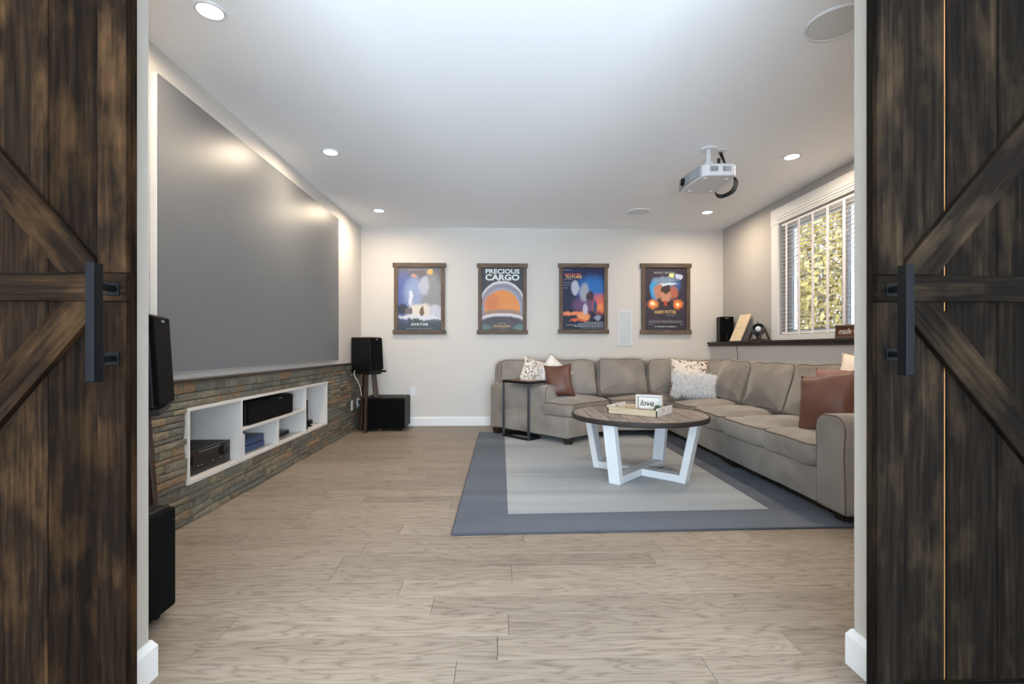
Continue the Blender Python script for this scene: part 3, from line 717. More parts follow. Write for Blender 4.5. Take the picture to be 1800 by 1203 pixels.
# projector
pj = root('projector', (1.55, 3.45, 2.16), 'white video projector hanging from the ceiling on a white bracket', 'projector')
pts = [(1.410, 3.66), (1.395, 3.56), (1.400, 3.42), (1.425, 3.30), (1.455, 3.275), (1.64, 3.265), (1.665, 3.30), (1.680, 3.60), (1.665, 3.66)]
soft_slab('case', pts, 2.158, 2.245, M_white, pj, cr=.02, r=.014, step=.05)
fx = MB().prism([(1.392, 3.64), (1.381, 3.56), (1.386, 3.42), (1.410, 3.31), (1.418, 3.312), (1.402, 3.42), (1.398, 3.56), (1.406, 3.64)], 2.168, 2.236)
fx.build('front_panel', plain('grey_plastic', (150, 156, 160), .5), pj)
MB().lathe([(.030, 0), (.030, .016), (.024, .020), (.022, .012), (.001, .010)], 24, Matrix.Translation((1.388, 3.53, 2.200)) @ Matrix.Rotation(R(-90), 4, 'Y')).build('lens', M_blackg, pj, smooth=True, auto=40)
for x0 in (1.470, 1.56):
    for k in range(7): box('vent_slot', (x0 + k * .0085, 3.2655, 2.186), (x0 + k * .0085 + .004, 3.2685, 2.222), plain('vent_grey', (120, 118, 124), .6) if (x0, k) == (1.470, 0) else bpy.data.materials['vent_grey'], pj)
for (x, y) in ((1.46, 3.33), (1.62, 3.34), (1.46, 3.6), (1.62, 3.6)): MB().lathe([(.012, -.006), (.014, 0)], 12, Matrix.Translation((x, y, 2.158))).build('foot', M_white, pj)
br = MB().lathe([(.055, -.012), (.06, -.006), (.06, 0)], 28, Matrix.Translation((1.56, 3.50, H))).build('bracket', M_white, pj, smooth=True, auto=40)
MB().tube([(1.56, 3.50, H - .01), (1.56, 3.50, 2.300)], .018, 14).build('pole', M_white, br, smooth=True, auto=50)
MB().lathe([(.030, 0), (.034, .01), (.034, .045), (.028, .055)], 20, Matrix.Translation((1.56, 3.50, 2.285))).build('joint', M_white, br, smooth=True, auto=40)
for (x, y) in ((1.46, 3.36), (1.64, 3.36), (1.46, 3.61), (1.64, 3.61)):
    MB().tube([(1.56, 3.50, 2.300), ((x + 1.56) / 2, (y + 3.50) / 2, 2.285), (x, y, 2.262), (x, y, 2.243)], .007, 8).build('arm', M_white, br, smooth=True)
cp = tag(box('cable_plate', (1.63, 3.50, H - .006), (1.71, 3.60, H), M_white, None, .002), 'small white ceiling plate feeding the projector cables', 'wall plate')
MBc = MB()
for k in range(4):
    o_ = k * .006
    MBc.tube([(1.665 + o_, 3.55, H - .005), (1.668 + o_, 3.52, 2.38), (1.685 + o_, 3.50 + o_, 2.32), (1.70 + o_, 3.50, 2.27)], .0038, 6)
    MBc.tube([(1.70 + o_, 3.50, 2.27), (1.725 + o_, 3.47 + o_, 2.235), (1.735 + o_ * 1.5, 3.46, 2.18), (1.725 + o_, 3.48, 2.13 - o_), (1.69, 3.53 + o_, 2.11 - o_), (1.672, 3.60, 2.135 - o_), (1.672, 3.64, 2.17)], .0038, 6)
tag(MBc.build('projector_cable', M_cable, smooth=True), 'bundle of black cables looping from ceiling to the projector', 'cable')
tag(MB().bar((1.60, 3.42, 2.335), (1.60, 3.42, 2.275), .022, .012, taper=.6).build('cable_plug', M_cable), 'black plug hanging beside the projector bracket', 'plug')

# ------------------------------------------------------------------ posters
YP = YB
def text(s, size, loc, mat, parent, bold=0, w=None, h=None, align='CENTER', rotz=0, shear=0, name='lettering', M=None, spacing=1):
    c = bpy.data.curves.new(name, 'FONT'); c.body = s; c.size = size; c.align_x = align; c.align_y = 'CENTER'; c.extrude = .0004; c.offset = bold; c.shear = shear; c.space_character = spacing
    c.materials.append(mat); c.resolution_u = 3
    o = bpy.data.objects.new(name, c); COL.objects.link(o)
    Mx = M if M is not None else Matrix.Translation(loc) @ Matrix.Rotation(R(90), 4, 'X')
    if w:
        bpy.context.view_layer.update(); ww = max(o.dimensions.x, .001); Mx = Mx @ Matrix.Diagonal((w / ww, (h / max(o.dimensions.y, .001)) if h else 1, 1, 1))
    me = bpy.data.meshes.new_from_object(o.evaluated_get(bpy.context.evaluated_depsgraph_get()))
    o2 = bpy.data.objects.new(name, me); bpy.data.objects.remove(o); COL.objects.link(o2)
    o2.matrix_basis = Mx; attach(o2, parent); return o2

def poster(x0, x1, z0, z1, label, mat, texts, bars=()):
    c = (x0 + x1) / 2
    r_ = root('framed_poster', (c, YP, z0), label, 'poster', 'framed film posters on the back wall')
    fw = .052; fwv = .046; ov = .016; d = .028
    board('frame_rail', (x0, YP - d / 2 - .003, z1 - fw / 2), (x1, YP - d / 2 - .003, z1 - fw / 2), fw, d + .006, M_frame, r_, up=(0, -1, 0))
    board('frame_rail', (x0, YP - d / 2 - .003, z0 + fw / 2), (x1, YP - d / 2 - .003, z0 + fw / 2), fw, d + .006, M_frame, r_, up=(0, -1, 0))
    board('frame_stile', (x0 + ov + fwv / 2, YP - d / 2, z0 + fw), (x0 + ov + fwv / 2, YP - d / 2, z1 - fw), fwv, d, M_frame, r_, up=(0, -1, 0))
    board('frame_stile', (x1 - ov - fwv / 2, YP - d / 2, z0 + fw), (x1 - ov - fwv / 2, YP - d / 2, z1 - fw), fwv, d, M_frame, r_, up=(0, -1, 0))
    a, b = x0 + ov + fwv - .004, x1 - ov - fwv + .004; za, zb2 = z0 + fw - .004, z1 - fw + .004
    box('print', (a, YP - .012, za), (b, YP - .004, zb2), mat, r_)
    U = lambda u, v: (a + (b - a) * u, YP - .0126, za + (zb2 - za) * v)
    for (s, u, v, wd, ht, m, bold) in texts: text(s, .05, U(u, v), m, r_, bold=bold, w=wd * (b - a), h=ht * (zb2 - za))
    if bars:
        mb = MB()
        for (u0, u1, v, hh) in bars:
            u = u0
            while u < u1:
                l = random.uniform(.02, .07); p = U(u, v); q = U(min(u + l, u1), v + hh); mb.box((p[0], YP - .0127, p[2]), (q[0], YP - .0122, q[2])); u += l + .014
        o = mb.build('small_print', M_txtg, r_)
A1 = art('misty_film_print', (60, 74, 84), (112, 108, 112), [
    (.15, .55, .28, .40, (92, 104, 160), .8), (.42, .60, .30, .26, (140, 156, 190), .8), (.78, .55, .26, .40, (140, 142, 146), .7), (.60, .70, .13, .16, (176, 178, 196), .6), (.30, .52, .05, .14, (206, 212, 236), .6),
    (.52, .30, .36, .13, (214, 208, 196), .7), (.88, .30, .18, .09, (190, 190, 206), .8), (.12, .34, .15, .08, (60, 66, 78), .7), (.74, .91, .07, .05, (220, 176, 110), .6), (.38, .85, .08, .03, (196, 140, 120), .6),
    (.56, .29, .05, .09, (120, 96, 90), .4), (.25, .30, .09, .07, (110, 104, 108), .4), (.5, .21, .6, .035, (206, 210, 220), .7)], warp=.045, wscale=6)
poster(-1.301, -.650, 1.124, 1.999, 'misty blue-grey film poster in brown wood frame, above the black subwoofer', A1,
       [('AVATAR', .5, .095, .40, .045, M_txt, .0008), ], [(.2, .8, .03, .006), (.25, .75, .955, .006)])
A2 = art('dark_orange_print', (66, 60, 66), (58, 62, 66), [
    (.5, .42, .54, .37, (206, 204, 208), .06), (.5, .40, .52, .35, (138, 132, 144), .1), (.5, .36, .47, .32, (150, 160, 184), .2), (.5, .34, .43, .31, (214, 136, 70), .12), (.25, .44, .2, .14, (196, 116, 70), .9),
    (.5, .27, .50, .07, (150, 120, 104), .5), (.5, .18, .56, .095, (204, 198, 202), .12), (.5, .13, .56, .10, (70, 64, 70), .35), (.95, .05, .2, .06, (90, 120, 114), .9), (.05, .05, .2, .06, (90, 112, 104), .9)], warp=.008, wscale=7)
poster(-.274, .355, 1.125, 1.997, 'dark poster with large pale two-line heading over an orange arch', A2,
       [('PRECIOUS', .5, .935, .82, .075, M_txt, .0016), ('CARGO', .5, .838, .82, .10, M_txt, .0018), ('MANDALORIAN', .49, .068, .40, .036, M_txty, .0005)], [(.40, .58, .112, .007)])
A3 = art('night_sky_print', (22, 26, 44), (28, 34, 76), [
    (.70, .66, .40, .22, (36, 104, 176), .9), (.95, .42, .36, .16, (206, 104, 96), .9), (.98, .36, .22, .07, (226, 130, 80), .8), (.5, .40, .28, .14, (96, 70, 110), .8), (.30, .68, .10, .12, (176, 180, 196), .5), (.52, .60, .12, .16, (150, 156, 172), .6),
    (.28, .26, .34, .035, (224, 130, 90), .5), (.50, .21, .17, .06, (230, 150, 100), .5), (.40, .155, .24, .02, (206, 100, 66), .5), (.55, .33, .07, .09, (186, 180, 196), .6), (.66, .54, .10, .09, (60, 44, 54), .5), (.78, .38, .045, .13, (44, 74, 104), .5), (.84, .20, .10, .04, (140, 146, 170), .7), (.68, .11, .5, .03, (26, 32, 62), .6)], warp=.03, wscale=7)
poster(.727, 1.362, 1.133, 2.002, 'deep blue poster with fiery orange streaks, third along the back wall', A3,
       [('BACK TO THE', .24, .885, .38, .036, M_txtr, .0012), ('FUTURE', .27, .845, .38, .045, M_txty, .0012)], [(.02, .22, .955, .007), (.04, .24, .805, .007), (.03, .2, .755, .006), (.03, .18, .715, .006), (.03, .14, .67, .006), (.52, .98, .118, .010), (.38, .98, .095, .010), (.08, .98, .072, .010), (.28, .98, .05, .010), (.42, .98, .028, .007)])
A4 = art('dark_violet_print', (52, 46, 58), (50, 44, 58), [
    (.25, .66, .13, .17, (60, 150, 206), .5), (.70, .72, .18, .12, (50, 90, 140), .7), (.48, .80, .30, .06, (120, 140, 166), .7), (.64, .87, .06, .032, (222, 222, 150), .25), (.82, .86, .10, .045, (186, 196, 226), .5),
    (.56, .735, .22, .022, (196, 210, 230), .5), (.33, .62, .13, .12, (176, 122, 100), .6), (.68, .60, .12, .11, (164, 96, 80), .6), (.50, .55, .13, .15, (186, 136, 112), .6), (.50, .65, .12, .07, (60, 44, 40), .4), (.5, .40, .24, .06, (44, 36, 40), .5), (.5, .43, .04, .05, (176, 70, 60), .5),
    (.20, .42, .13, .085, (232, 140, 80), .9), (.19, .42, .045, .04, (255, 236, 190), .7), (.80, .41, .12, .08, (232, 132, 76), .9), (.80, .415, .04, .035, (255, 232, 190), .7), (.5, .155, .45, .02, (76, 56, 66), .8)], warp=.03, wscale=8)
poster(1.752, 2.393, 1.127, 2.007, 'dark violet poster with two glowing orange spots, beside the far right corner', A4,
       [('MAGIC BEGINS', .47, .915, .50, .030, M_txtg, .0005), ('HARRY POTTER', .49, .29, .52, .055, M_txty, .0010), ('IN THEATERS NOVEMBER 16', .5, .06, .52, .018, M_txt, .0005)], [(.52, .72, .235, .006), (.1, .9, .145, .006), (.1, .9, .125, .006), (.08, .22, .095, .005), (.84, .93, .095, .005)])
iw = root('in_wall_speaker', (1.565, YB, .985), 'tall pale rectangular in-wall speaker panel between the last two posters', 'speaker')
box('rim', (1.476, YB - .008, .985), (1.653, YB, 1.429), M_white, iw, .002)
box('grille', (1.492, YB - .0095, 1.001), (1.637, YB - .0078, 1.413), plain('pale_panel_grille', (196, 204, 206), .8, bump=.5, bscale=800), iw)

def outlet(name, M, label, group=None):
    o = root(name, M.translation, label, 'outlet', group)
    def B(n, lo, hi, m, p, bv=.001): return MB().box(lo, hi, M).build(n, m, p, bevel=bv, seg=1)
    B('cover_plate', (-.036, -.006, -.058), (.036, 0, .058), M_white, o, .002)
    for zz in (-.022, .022):
        s_ = B('socket', (-.017, -.0078, zz - .015), (.017, -.006, zz + .015), M_trim, o)
        for xx in (-.007, .007): B('slot', (xx - .0012, -.0082, zz - .003), (xx + .0012, -.0078, zz + .007), M_ink, s_, 0)
    return o
outlet('wall_outlet', Matrix.Translation((-1.056, YB, .424)), 'white duplex outlet on the back wall beside the far subwoofer', None)
Ms = Matrix.Translation((XL + .018, 5.44, .303)) @ Matrix.Rotation(R(90), 4, 'Z')
outlet('wall_outlet', Ms, 'white outlet on the slate wall nearer the media cabinet', None)
Ms2 = Matrix.Translation((XL + .018, 5.66, .31)) @ Matrix.Rotation(R(90), 4, 'Z')
outlet('wall_outlet', Ms2, 'white outlet on the slate wall behind the far speaker stand, with adapter', None)
ad = root('power_adapter', (XL + .04, 5.66, .31), 'grey plug-in power adapter on the slate wall behind the far speaker stand', 'adapter')
box('body', (XL + .026, 5.645, .275), (XL + .075, 5.70, .36), plain('adapter_grey', (150, 156, 158), .5), ad, .004)
box('stripe', (XL + .030, 5.6435, .29), (XL + .070, 5.6455, .345), M_ink, ad)
tag(MB().tube([(XL + .05, 5.66, .275), (XL + .06, 5.62, .25), (XL + .10, 5.58, .245), (XL + .15, 5.56, .27)], .004, 6).build('adapter_cable', M_cablew, smooth=True), 'short white cable looping from the power adapter', 'cable')

# ------------------------------------------------------------------ speakers, stands, subwoofers
def speaker(cx_, cy_, z, ang, label):
    r_ = root('bookshelf_speaker', (cx_, cy_, z), label, 'speaker', 'bookshelf speakers on wooden stands')
    M = Matrix.Translation((cx_, cy_, z)) @ Matrix.Rotation(R(ang), 4, 'Z')      # local +x = front
    # case: side profile leans back at the front
    prof = [(-.14, 0), (.128, 0), (.108, .375), (-.14, .375)]
    v = [M @ Vector((x, s * .11, zz)) for s in (-1, 1) for x, zz in prof]
    mkobj('case', v, [(0, 1, 2, 3), (7, 6, 5, 4), (0, 4, 5, 1), (1, 5, 6, 2), (2, 6, 7, 3), (3, 7, 4, 0)], M_black, r_, bevel=.006)
    v = [M @ Vector((x, s * .104, zz)) for s in (-1, 1) for x, zz in [(.126, .008), (.144, .012), (.124, .366), (.107, .370)]]
    mkobj('grille', v, [(0, 1, 2, 3), (7, 6, 5, 4), (0, 4, 5, 1), (1, 5, 6, 2), (2, 6, 7, 3), (3, 7, 4, 0)], M_grille, r_, bevel=.005)
    b_ = M @ Vector((.1265, 0, .350))
    MB().box((.1262, -.02, .345), (.1278, .02, .355), M).build('badge', M_silver, r_)
def stand(cx_, cy_, h, ang, label):
    r_ = root('speaker_stand', (cx_, cy_, 0), label, 'speaker stand', 'wooden tripod speaker stands')
    M = Matrix.Translation((cx_, cy_, 0)) @ Matrix.Rotation(R(ang), 4, 'Z')
    MB().box((-.15, -.125, h - .022), (.155, .125, h), M).build('top_plate', M_iron, r_, bevel=.003)
    MB().box((-.11, -.09, h - .044), (.11, .09, h - .0225), M).build('under_plate', M_shelf, r_, bevel=.003)
    for a in (60, 180, 300):
        ca, sa = math.cos(R(a)), math.sin(R(a))
        p0 = M @ Vector((.14 * ca, .12 * sa, 0)); p1 = M @ Vector((.06 * ca, .06 * sa, h - .044))
        tang = (M.to_3x3() @ Vector((ca, sa, 0)))
        board('leg', p0 + Vector((0, 0, .002)), p1, .056, .026, M_stand, r_, up=M.to_3x3() @ Vector((-sa, ca, 0)), bevel=.003)
speaker(-1.51, 5.50, .702, -20, 'black bookshelf speaker on tripod stand in the far left corner')
stand(-1.50, 5.50, .70, -33, 'dark wooden tripod stand under the far corner speaker')
speaker(-1.51, 1.96, .712, 20, 'black bookshelf speaker partly hidden by the left door frame')
stand(-1.50, 1.96, .71, -62, 'dark wooden stand behind the near subwoofer')
def sub(x0, x1, y0, y1, front, label, name='subwoofer'):
    r_ = root(name, ((x0 + x1) / 2, (y0 + y1) / 2, 0), label, 'subwoofer', 'black subwoofers on the floor')
    z0, z1 = .028, .388
    if front == 'x':
        box('case', (x0, y0, z0), (x1 - .022, y1, z1), M_black, r_, .006, seg=2); box('grille', (x1 - .022, y0 + .003, z0 + .003), (x1, y1 - .003, z1 - .003), M_grille, r_, .012, seg=3)
    else:
        box('case', (x0, y0 + .02, z0), (x1, y1, z1), M_black, r_, .016, seg=3); box('grille', (x0 + .004, y0, z0 + .004), (x1 - .004, y0 + .022, z1 - .012), M_grille, r_, .010, seg=3)
    for xx in (x0 + .04, x1 - .05):
        for yy in (y0 + .04, y1 - .04): MB().lathe([(.014, 0), (.02, .0285)], 14, Matrix.Translation((xx, yy, 0))).build('foot', M_blackg, r_)
sub(-1.60, -1.160, 1.43, 1.745, 'x', 'big black subwoofer box beside the left door frame')
sub(-1.56, -1.083, 5.47, 5.84, 'y', 'black subwoofer box behind the far speaker stand')
tag(MB().tube([(-1.63, 5.43, .70), (-1.635, 5.40, .66), (-1.60, 5.42, .58), (-1.575, 5.44, .50), (-1.57, 5.47, .40)], .0045, 6).build('speaker_cable', M_cablew, smooth=True), 'white cable hanging from the far corner speaker', 'cable')

# ------------------------------------------------------------------ rug
def rug():
    r_ = root('area_rug', (.83, 3.9, 0), 'grey area rug with light field and blue-grey border under the sofa', 'rug')
    O = [(-.24, 2.42), (1.90, 2.467), (1.90, 5.37), (-.222, 5.35)]; I = [(.051, 2.697), (1.582, 2.741), (1.60, 5.12), (.06, 5.165)]
    z = .0095
    v = [(x, y, 0.0005) for x, y in O] + [(x, y, z) for x, y in O] + [(x, y, z) for x, y in I]
    f = [(3, 2, 1, 0)] + [(i, (i + 1) % 4, 4 + (i + 1) % 4, 4 + i) for i in range(4)] + [(4 + i, 4 + (i + 1) % 4, 8 + (i + 1) % 4, 8 + i) for i in range(4)]
    mkobj('border', v, f, M_rugD, r_)
    mkobj('light_field', [(x, y, z + d) for d in (-.001, .0004) for x, y in I], [(3, 2, 1, 0), (4, 5, 6, 7), (0, 1, 5, 4), (1, 2, 6, 5), (2, 3, 7, 6), (3, 0, 4, 7)], M_rugL, r_)
    P = [Vector((x, y, z * .55)) for x, y in O]; mb = MB()
    for i in range(4): mb.tube([P[i], P[(i + 1) % 4]], .0052, 6)
    mb.build('binding', M_rugE, r_)
rug()

# ------------------------------------------------------------------ sectional sofa
sofa = root('sectional_sofa', (1.6, 4.6, 0), 'taupe L-shaped sectional sofa with angled left end and loose cushions', 'sofa')
zb0, zs0, zs1 = .072, .268, .405
polyA = [(-.085, 5.37), (.665, 4.585), (1.185, 5.055), (1.185, 5.80), (-.085, 5.80)]
polyB = [(1.188, 5.055), (1.815, 5.055), (1.815, 3.805), (2.61, 3.805), (2.61, 5.80), (1.188, 5.80)]
polyC = [(1.815, 2.67), (2.61, 2.67), (2.61, 3.80), (1.815, 3.80)]
for p in (polyA, polyC): soft_slab('base', p, zb0, zs0, M_sofa, sofa, cr=.03, r=.012, wob=.004)
MB().prism([(1.188, 5.055), (1.82, 5.055), (1.82, 3.805), (2.61, 3.805), (2.61, 5.80), (1.188, 5.80)], zb0, zs0).build('base', M_sofa, sofa, bevel=.01)
def seat(pts, cr=.06, seed=0, crown=.045, **kw):
    o, path = soft_slab('seat_cushion', pts, zs0 + .002, zs1, M_sofa, sofa, cr=cr, r=.032, crown=crown, wob=.010, bulge=.012, seed=seed, **kw)
    piping(path, .0042, M_sofap, o)
seat([(.285, 5.17), (.455, 4.855), (.69, 4.60), (1.178, 5.03), (1.178, 5.62), (.285, 5.62)], seed=1)
seat([(1.19, 5.035), (1.74, 5.035), (1.90, 4.90), (2.4, 4.9), (2.4, 5.62), (1.19, 5.62)], seed=2)
seat([(1.79, 4.375), (2.5, 4.375), (2.5, 4.96), (1.92, 4.96), (1.79, 4.86)], seed=3)
seat([(1.785, 3.79), (2.5, 3.79), (2.5, 4.37), (1.785, 4.37)], seed=4)
seat([(1.785, 3.215), (2.5, 3.215), (2.5, 3.775), (1.785, 3.775)], seed=5)
seat([(1.785, 2.665), (2.5, 2.665), (2.5, 3.205), (1.785, 3.205)], seed=6)
# arms
def arm(M, wdt, h, L_):
    o, path = soft_slab('arm', [(0, 0), (wdt, 0), (wdt, h), (0, h)], 0, L_, M_sofa, sofa, cr=[.02, .02, .09, .09], r=.022, wob=.005, M=M, step=.05, crown=.012, crown0=.012)
    piping(path, .004, M_sofap, o)
d = Vector((.53, -.505, 0)).normalized(); nrm = Vector((.69, .724, 0)).normalized()
Ma = Matrix((nrm, Vector((0, 0, 1)), d)).transposed().to_4x4(); Ma.translation = Vector((-.105, 5.40, zb0 - .002)); arm(Ma, .215, .498, .80)
Mb = Matrix((Vector((0, 1, 0)), Vector((0, 0, 1)), Vector((-1, 0, 0)))).transposed().to_4x4(); Mb.translation = Vector((2.61, 2.425, zb0 - .002)); arm(Mb, .235, .52, .81)
# back frames
o, _ = soft_slab('back_frame', [(-.045, 0), (2.61, 0), (2.61, .73), (-.045, .73)], 0, .22, M_sofa, sofa, cr=[.02, .02, .1, .1], r=.04, wob=.006, M=Matrix((Vector((1, 0, 0)), Vector((0, 0, 1)), Vector((0, 1, 0)))).transposed().to_4x4() and frame((0, 5.60, zb0), (1, 0, 0), (0, 1, 0)) @ Matrix(((1, 0, 0, 0), (0, -0, 0, 0), (0, 0, 1, 0), (0, 0, 0, 1))) if False else Matrix(((1, 0, 0, 0), (0, 0, 1, 5.60), (0, 1, 0, zb0), (0, 0, 0, 1))))
o, _ = soft_slab('back_frame', [(2.66, 0), (5.60, 0), (5.60, .73), (2.66, .73)], 0, .20, M_sofa, sofa, cr=[.02, .02, .08, .08], r=.04, wob=.006, M=Matrix(((0, 0, 1, 2.42), (1, 0, 0, 0), (0, 1, 0, zb0), (0, 0, 0, 1))))
def backc(o0, xd, wd, ht, lean, seed, th=.17):
    """o0: bottom-front-left corner of the cushion; xd: width direction"""
    x = Vector(xd).normalized(); back = Vector((-x.y, x.x, 0)); up = (Vector((0, 0, 1)) * math.cos(lean) + back * math.sin(lean)).normalized()
    M = Matrix((x, up, x.cross(up))).transposed().to_4x4(); M.translation = Vector(o0) + x.cross(up) * (-0.0)
    o, path = soft_slab('back_cushion', [(.006, 0), (wd - .006, 0), (wd - .016, ht), (.016, ht)], -th, 0, M_sofa, sofa, cr=[.045, .045, .085, .085], r=.05, crown=.045, wob=.014, M=M, seed=seed, bulge=.006)
    piping(path, .004, M_sofap, o)
ln = R(17)
zc = .432
backc((-.01, 5.30, zc), (1, -.03, 0), .54, .415, ln, 11)
backc((.50, 5.22, zc), (1, 0, 0), .60, .425, ln, 12)
backc((1.10, 5.20, zc), (1, 0, 0), .565, .435, ln, 13)
backc((1.66, 5.20, zc), (1, 0, 0), .60, .425, ln, 14)
backc((2.17, 5.32, zc), (.35, -.62, 0), .50, .425, ln, 15)
backc((2.235, 5.02, zc), (0, -1, 0), .66, .43, ln, 16)
backc((2.225, 4.355, zc), (0, -1, 0), .66, .43, ln, 17)
backc((2.215, 3.70, zc), (0, -1, 0), .84, .435, ln, 18)
for (x, y, a) in [(-.01, 5.30, 45), (.68, 4.66, 0), (1.13, 5.10, 0), (1.24, 5.12, 0), (1.9, 3.86, 0), (1.89, 3.74, 0), (1.90, 2.56, 0), (2.5, 2.5, 0), (0, 5.74, 0), (2.5, 5.72, 0)]:
    M = Matrix.Translation((x, y, .010)) @ Matrix.Rotation(R(a), 4, 'Z')
    v = [M @ Vector((sx * q, sy * q, z)) for z, q in ((0.0, .036), (.064, .046)) for sx, sy in ((-1, -1), (1, -1), (1, 1), (-1, 1))]
    zf = 0 if not (-.24 < x < 1.9 and 2.45 < y < 5.35) else .0
    mkobj('foot', v, [(3, 2, 1, 0), (4, 5, 6, 7), (0, 1, 5, 4), (1, 2, 6, 5), (2, 3, 7, 6), (3, 0, 4, 7)], M_shelf, sofa, bevel=.002)

# ------------------------------------------------------------------ throw pillows
def pillow_pts(wd, ht, th, n=18, ear=.10):
    g = {}; vs_ = []
    for side in (1, -1):
        for i in range(n + 1):
            for j in range(n + 1):
                u = -1 + 2 * i / n; v = -1 + 2 * j / n
                edge = (i in (0, n) or j in (0, n))
                if edge and side == -1: g[(side, i, j)] = g[(1, i, j)]; continue
                x = u * (1 - ear * (1 - v * v)) * wd / 2; z = v * (1 - ear * (1 - u * u)) * ht / 2
                t_ = ((1 - u ** 2) * (1 - v ** 2)) ** .42 * th / 2
                g[(side, i, j)] = len(vs_); vs_.append(Vector((x, -side * t_, z)))
    fs = []
    for side in (1, -1):
        for i in range(n):
            for j in range(n):
                q = [g[(side, i, j)], g[(side, i + 1, j)], g[(side, i + 1, j + 1)], g[(side, i, j + 1)]]
                fs.append(((tuple(q) if side == 1 else tuple(q[::-1])), 0 if side == 1 else 1))
    return vs_, fs
def pillow(name, M, wd, ht, th, mats, label, seed=0, wob=.012, ear=.10):
    vs_, fs = pillow_pts(wd, ht, th, ear=ear)
    for v in vs_:
        v += noise.noise_vector(v * 6 + Vector((seed * 5, 0, 0))) * wob
        v.y += noise.noise(Vector((v.x * 3, 0, v.z * 22 + seed))) * .006
    m2 = mats if len(mats) == 2 else [mats[0], mats[0]]
    o = mkobj(name, vs_, fs, m2, None, M=M, smooth=True)
    return tag(o, label, 'pillow')
pillow('throw_pillow', frame((.375, 5.175, .695), (.80, .34, -.30), (.22, .35, .9)), .31, .30, .12, [M_pat1, M_sofa], 'cream patterned throw pillow leaning behind the small side table', 1)
pillow('throw_pillow', frame((.600, 5.215, .665), (.72, -.05, -.62), (.52, .28, .80)), .34, .34, .10, [M_script], 'white throw pillow poking up behind the left brown leather pillow', 2)
pillow('throw_pillow', frame((.640, 5.065, .600), (1, -.10, .10), (.05, .30, .95)), .31, .37, .19, [M_leather], 'cognac leather throw pillow at the left end of the sofa', 3, wob=.016)
pillow('throw_pillow', frame((2.055, 5.075, .640), (1, -.16, -.06), (-.04, .40, .92)), .43, .42, .15, [M_pat2], 'beige patterned throw pillow in the sofa corner behind the fur pillow', 4)
fp_M = frame((2.050, 4.93, .558), (1, -.16, -.10), (0, .34, .94))
fv, ff = pillow_pts(.42, .25, .15)
fp = mkobj('fur_pillow', fv, ff, [plain('grey_fur_base', (222, 222, 226), .9)] * 2, None, M=fp_M, smooth=True)
tag(fp, 'shaggy white and grey fur lumbar pillow in the sofa corner', 'pillow')
mb = MB()
for k in range(9000):
    f = random.choice(ff)[0]; a, b, c, e = [fv[i] for i in f]; s_, t_ = random.random(), random.random()
    p = a.lerp(b, s_).lerp(e.lerp(c, s_), t_); nn = (b - a).cross(e - a)
    if nn.length < 1e-9: continue
    nn.normalize()
    cen = Vector((p.x, 0, p.z)); out = (nn * .55 + Vector((p.x * 1.5, 0, p.z * 1.5 - .25)) + Vector((random.uniform(-.5, .5), random.uniform(-.2, .2), random.uniform(-.5, .5)))).normalized()
    L_ = random.uniform(.03, .062); sd = out.cross(nn + Vector((.01, .02, .03))).normalized() * .0016
    q = p + out * L_ * .6; r2 = p + out * L_ + Vector((0, 0, -.006))
    mb.add([p - sd, p + sd, q + sd * .8, q - sd * .8, r2], [(0, 1, 2, 3), (3, 2, 4)])
fm, fnt, fb = newmat('white_grey_fur'); tc = N_(fnt, 'ShaderNodeNewGeometry'); cr_ = N_(fnt, 'ShaderNodeValToRGB')
cr_.color_ramp.elements[0].color = lin((150, 146, 150)); cr_.color_ramp.elements[1].position = .25; cr_.color_ramp.elements[1].color = lin((250, 251, 252))
fnt.links.new(tc.outputs['Random Per Island'], cr_.inputs[0]); fnt.links.new(cr_.outputs[0], fb.inputs['Base Color']); fb.inputs['Roughness'].default_value = .8
o = mb.build('fur', fm, None); o.matrix_basis = fp_M; o.parent = fp; o.matrix_parent_inverse = fp_M.inverted(); o['kind'] = 'stuff'
pillow('throw_pillow', frame((2.33, 2.93, .70), (.25, -1, 0), (.35, 0, .94)), .50, .46, .14, [M_cotton], 'ivory throw pillow behind the brown leather one at the near sofa end', 5)
pillow('throw_pillow', frame((2.235, 3.10, .625), (.22, -.97, .05), (.30, .12, .90)), .40, .42, .14, [M_rose], 'rose-brown throw pillow tucked behind the near leather pillow', 6)
pillow('throw_pillow', frame((2.080, 2.945, .590), (.30, -.92, .20), (.25, .10, .95)), .40, .43, .22, [M_leather], 'large cognac leather throw pillow against the near sofa arm', 7, wob=.018)

# ------------------------------------------------------------------ C-shaped side table
st = root('side_table', (.2, 5.0, 0), 'small side table with black metal frame and brown wooden top', 'table')
A = Vector((.048, 5.125, 0)); B = Vector((.300, 4.835, 0)); inn = Vector((.72, .69, 0)).normalized()
zt = .603
for P in (A, B):
    for a, b in (((P + Vector((0, 0, .012)))[:], (P + Vector((0, 0, zt - .012)))[:]),): MB().bar(a, b, .026, .026, up=(0, 1, 0)).build('leg', M_iron, st)
    MB().bar(P + Vector((0, 0, .021)), P + inn * .17 + Vector((0, 0, .021)), .026, .020).build('foot_bar', M_iron, st)
MB().bar(A + Vector((0, 0, .021)), B + Vector((0, 0, .021)), .026, .020).build('foot_bar', M_iron, st)
MB().bar(A + inn * .17 + Vector((0, 0, .021)), B + inn * .17 + Vector((0, 0, .021)), .026, .020).build('foot_bar', M_iron, st)
e = (B - A).normalized(); c = (A + B) / 2 + inn * .125; hw = (B - A).length / 2 + .009
tp = board('tabletop', c - e * hw + Vector((0, 0, zt)), c + e * hw + Vector((0, 0, zt)), .262, .014, wood('warm_brown_top', [(.3, (84, 54, 34)), (.7, (140, 98, 66))], grain=2, rough=.4), st, up=(0, 0, 1))
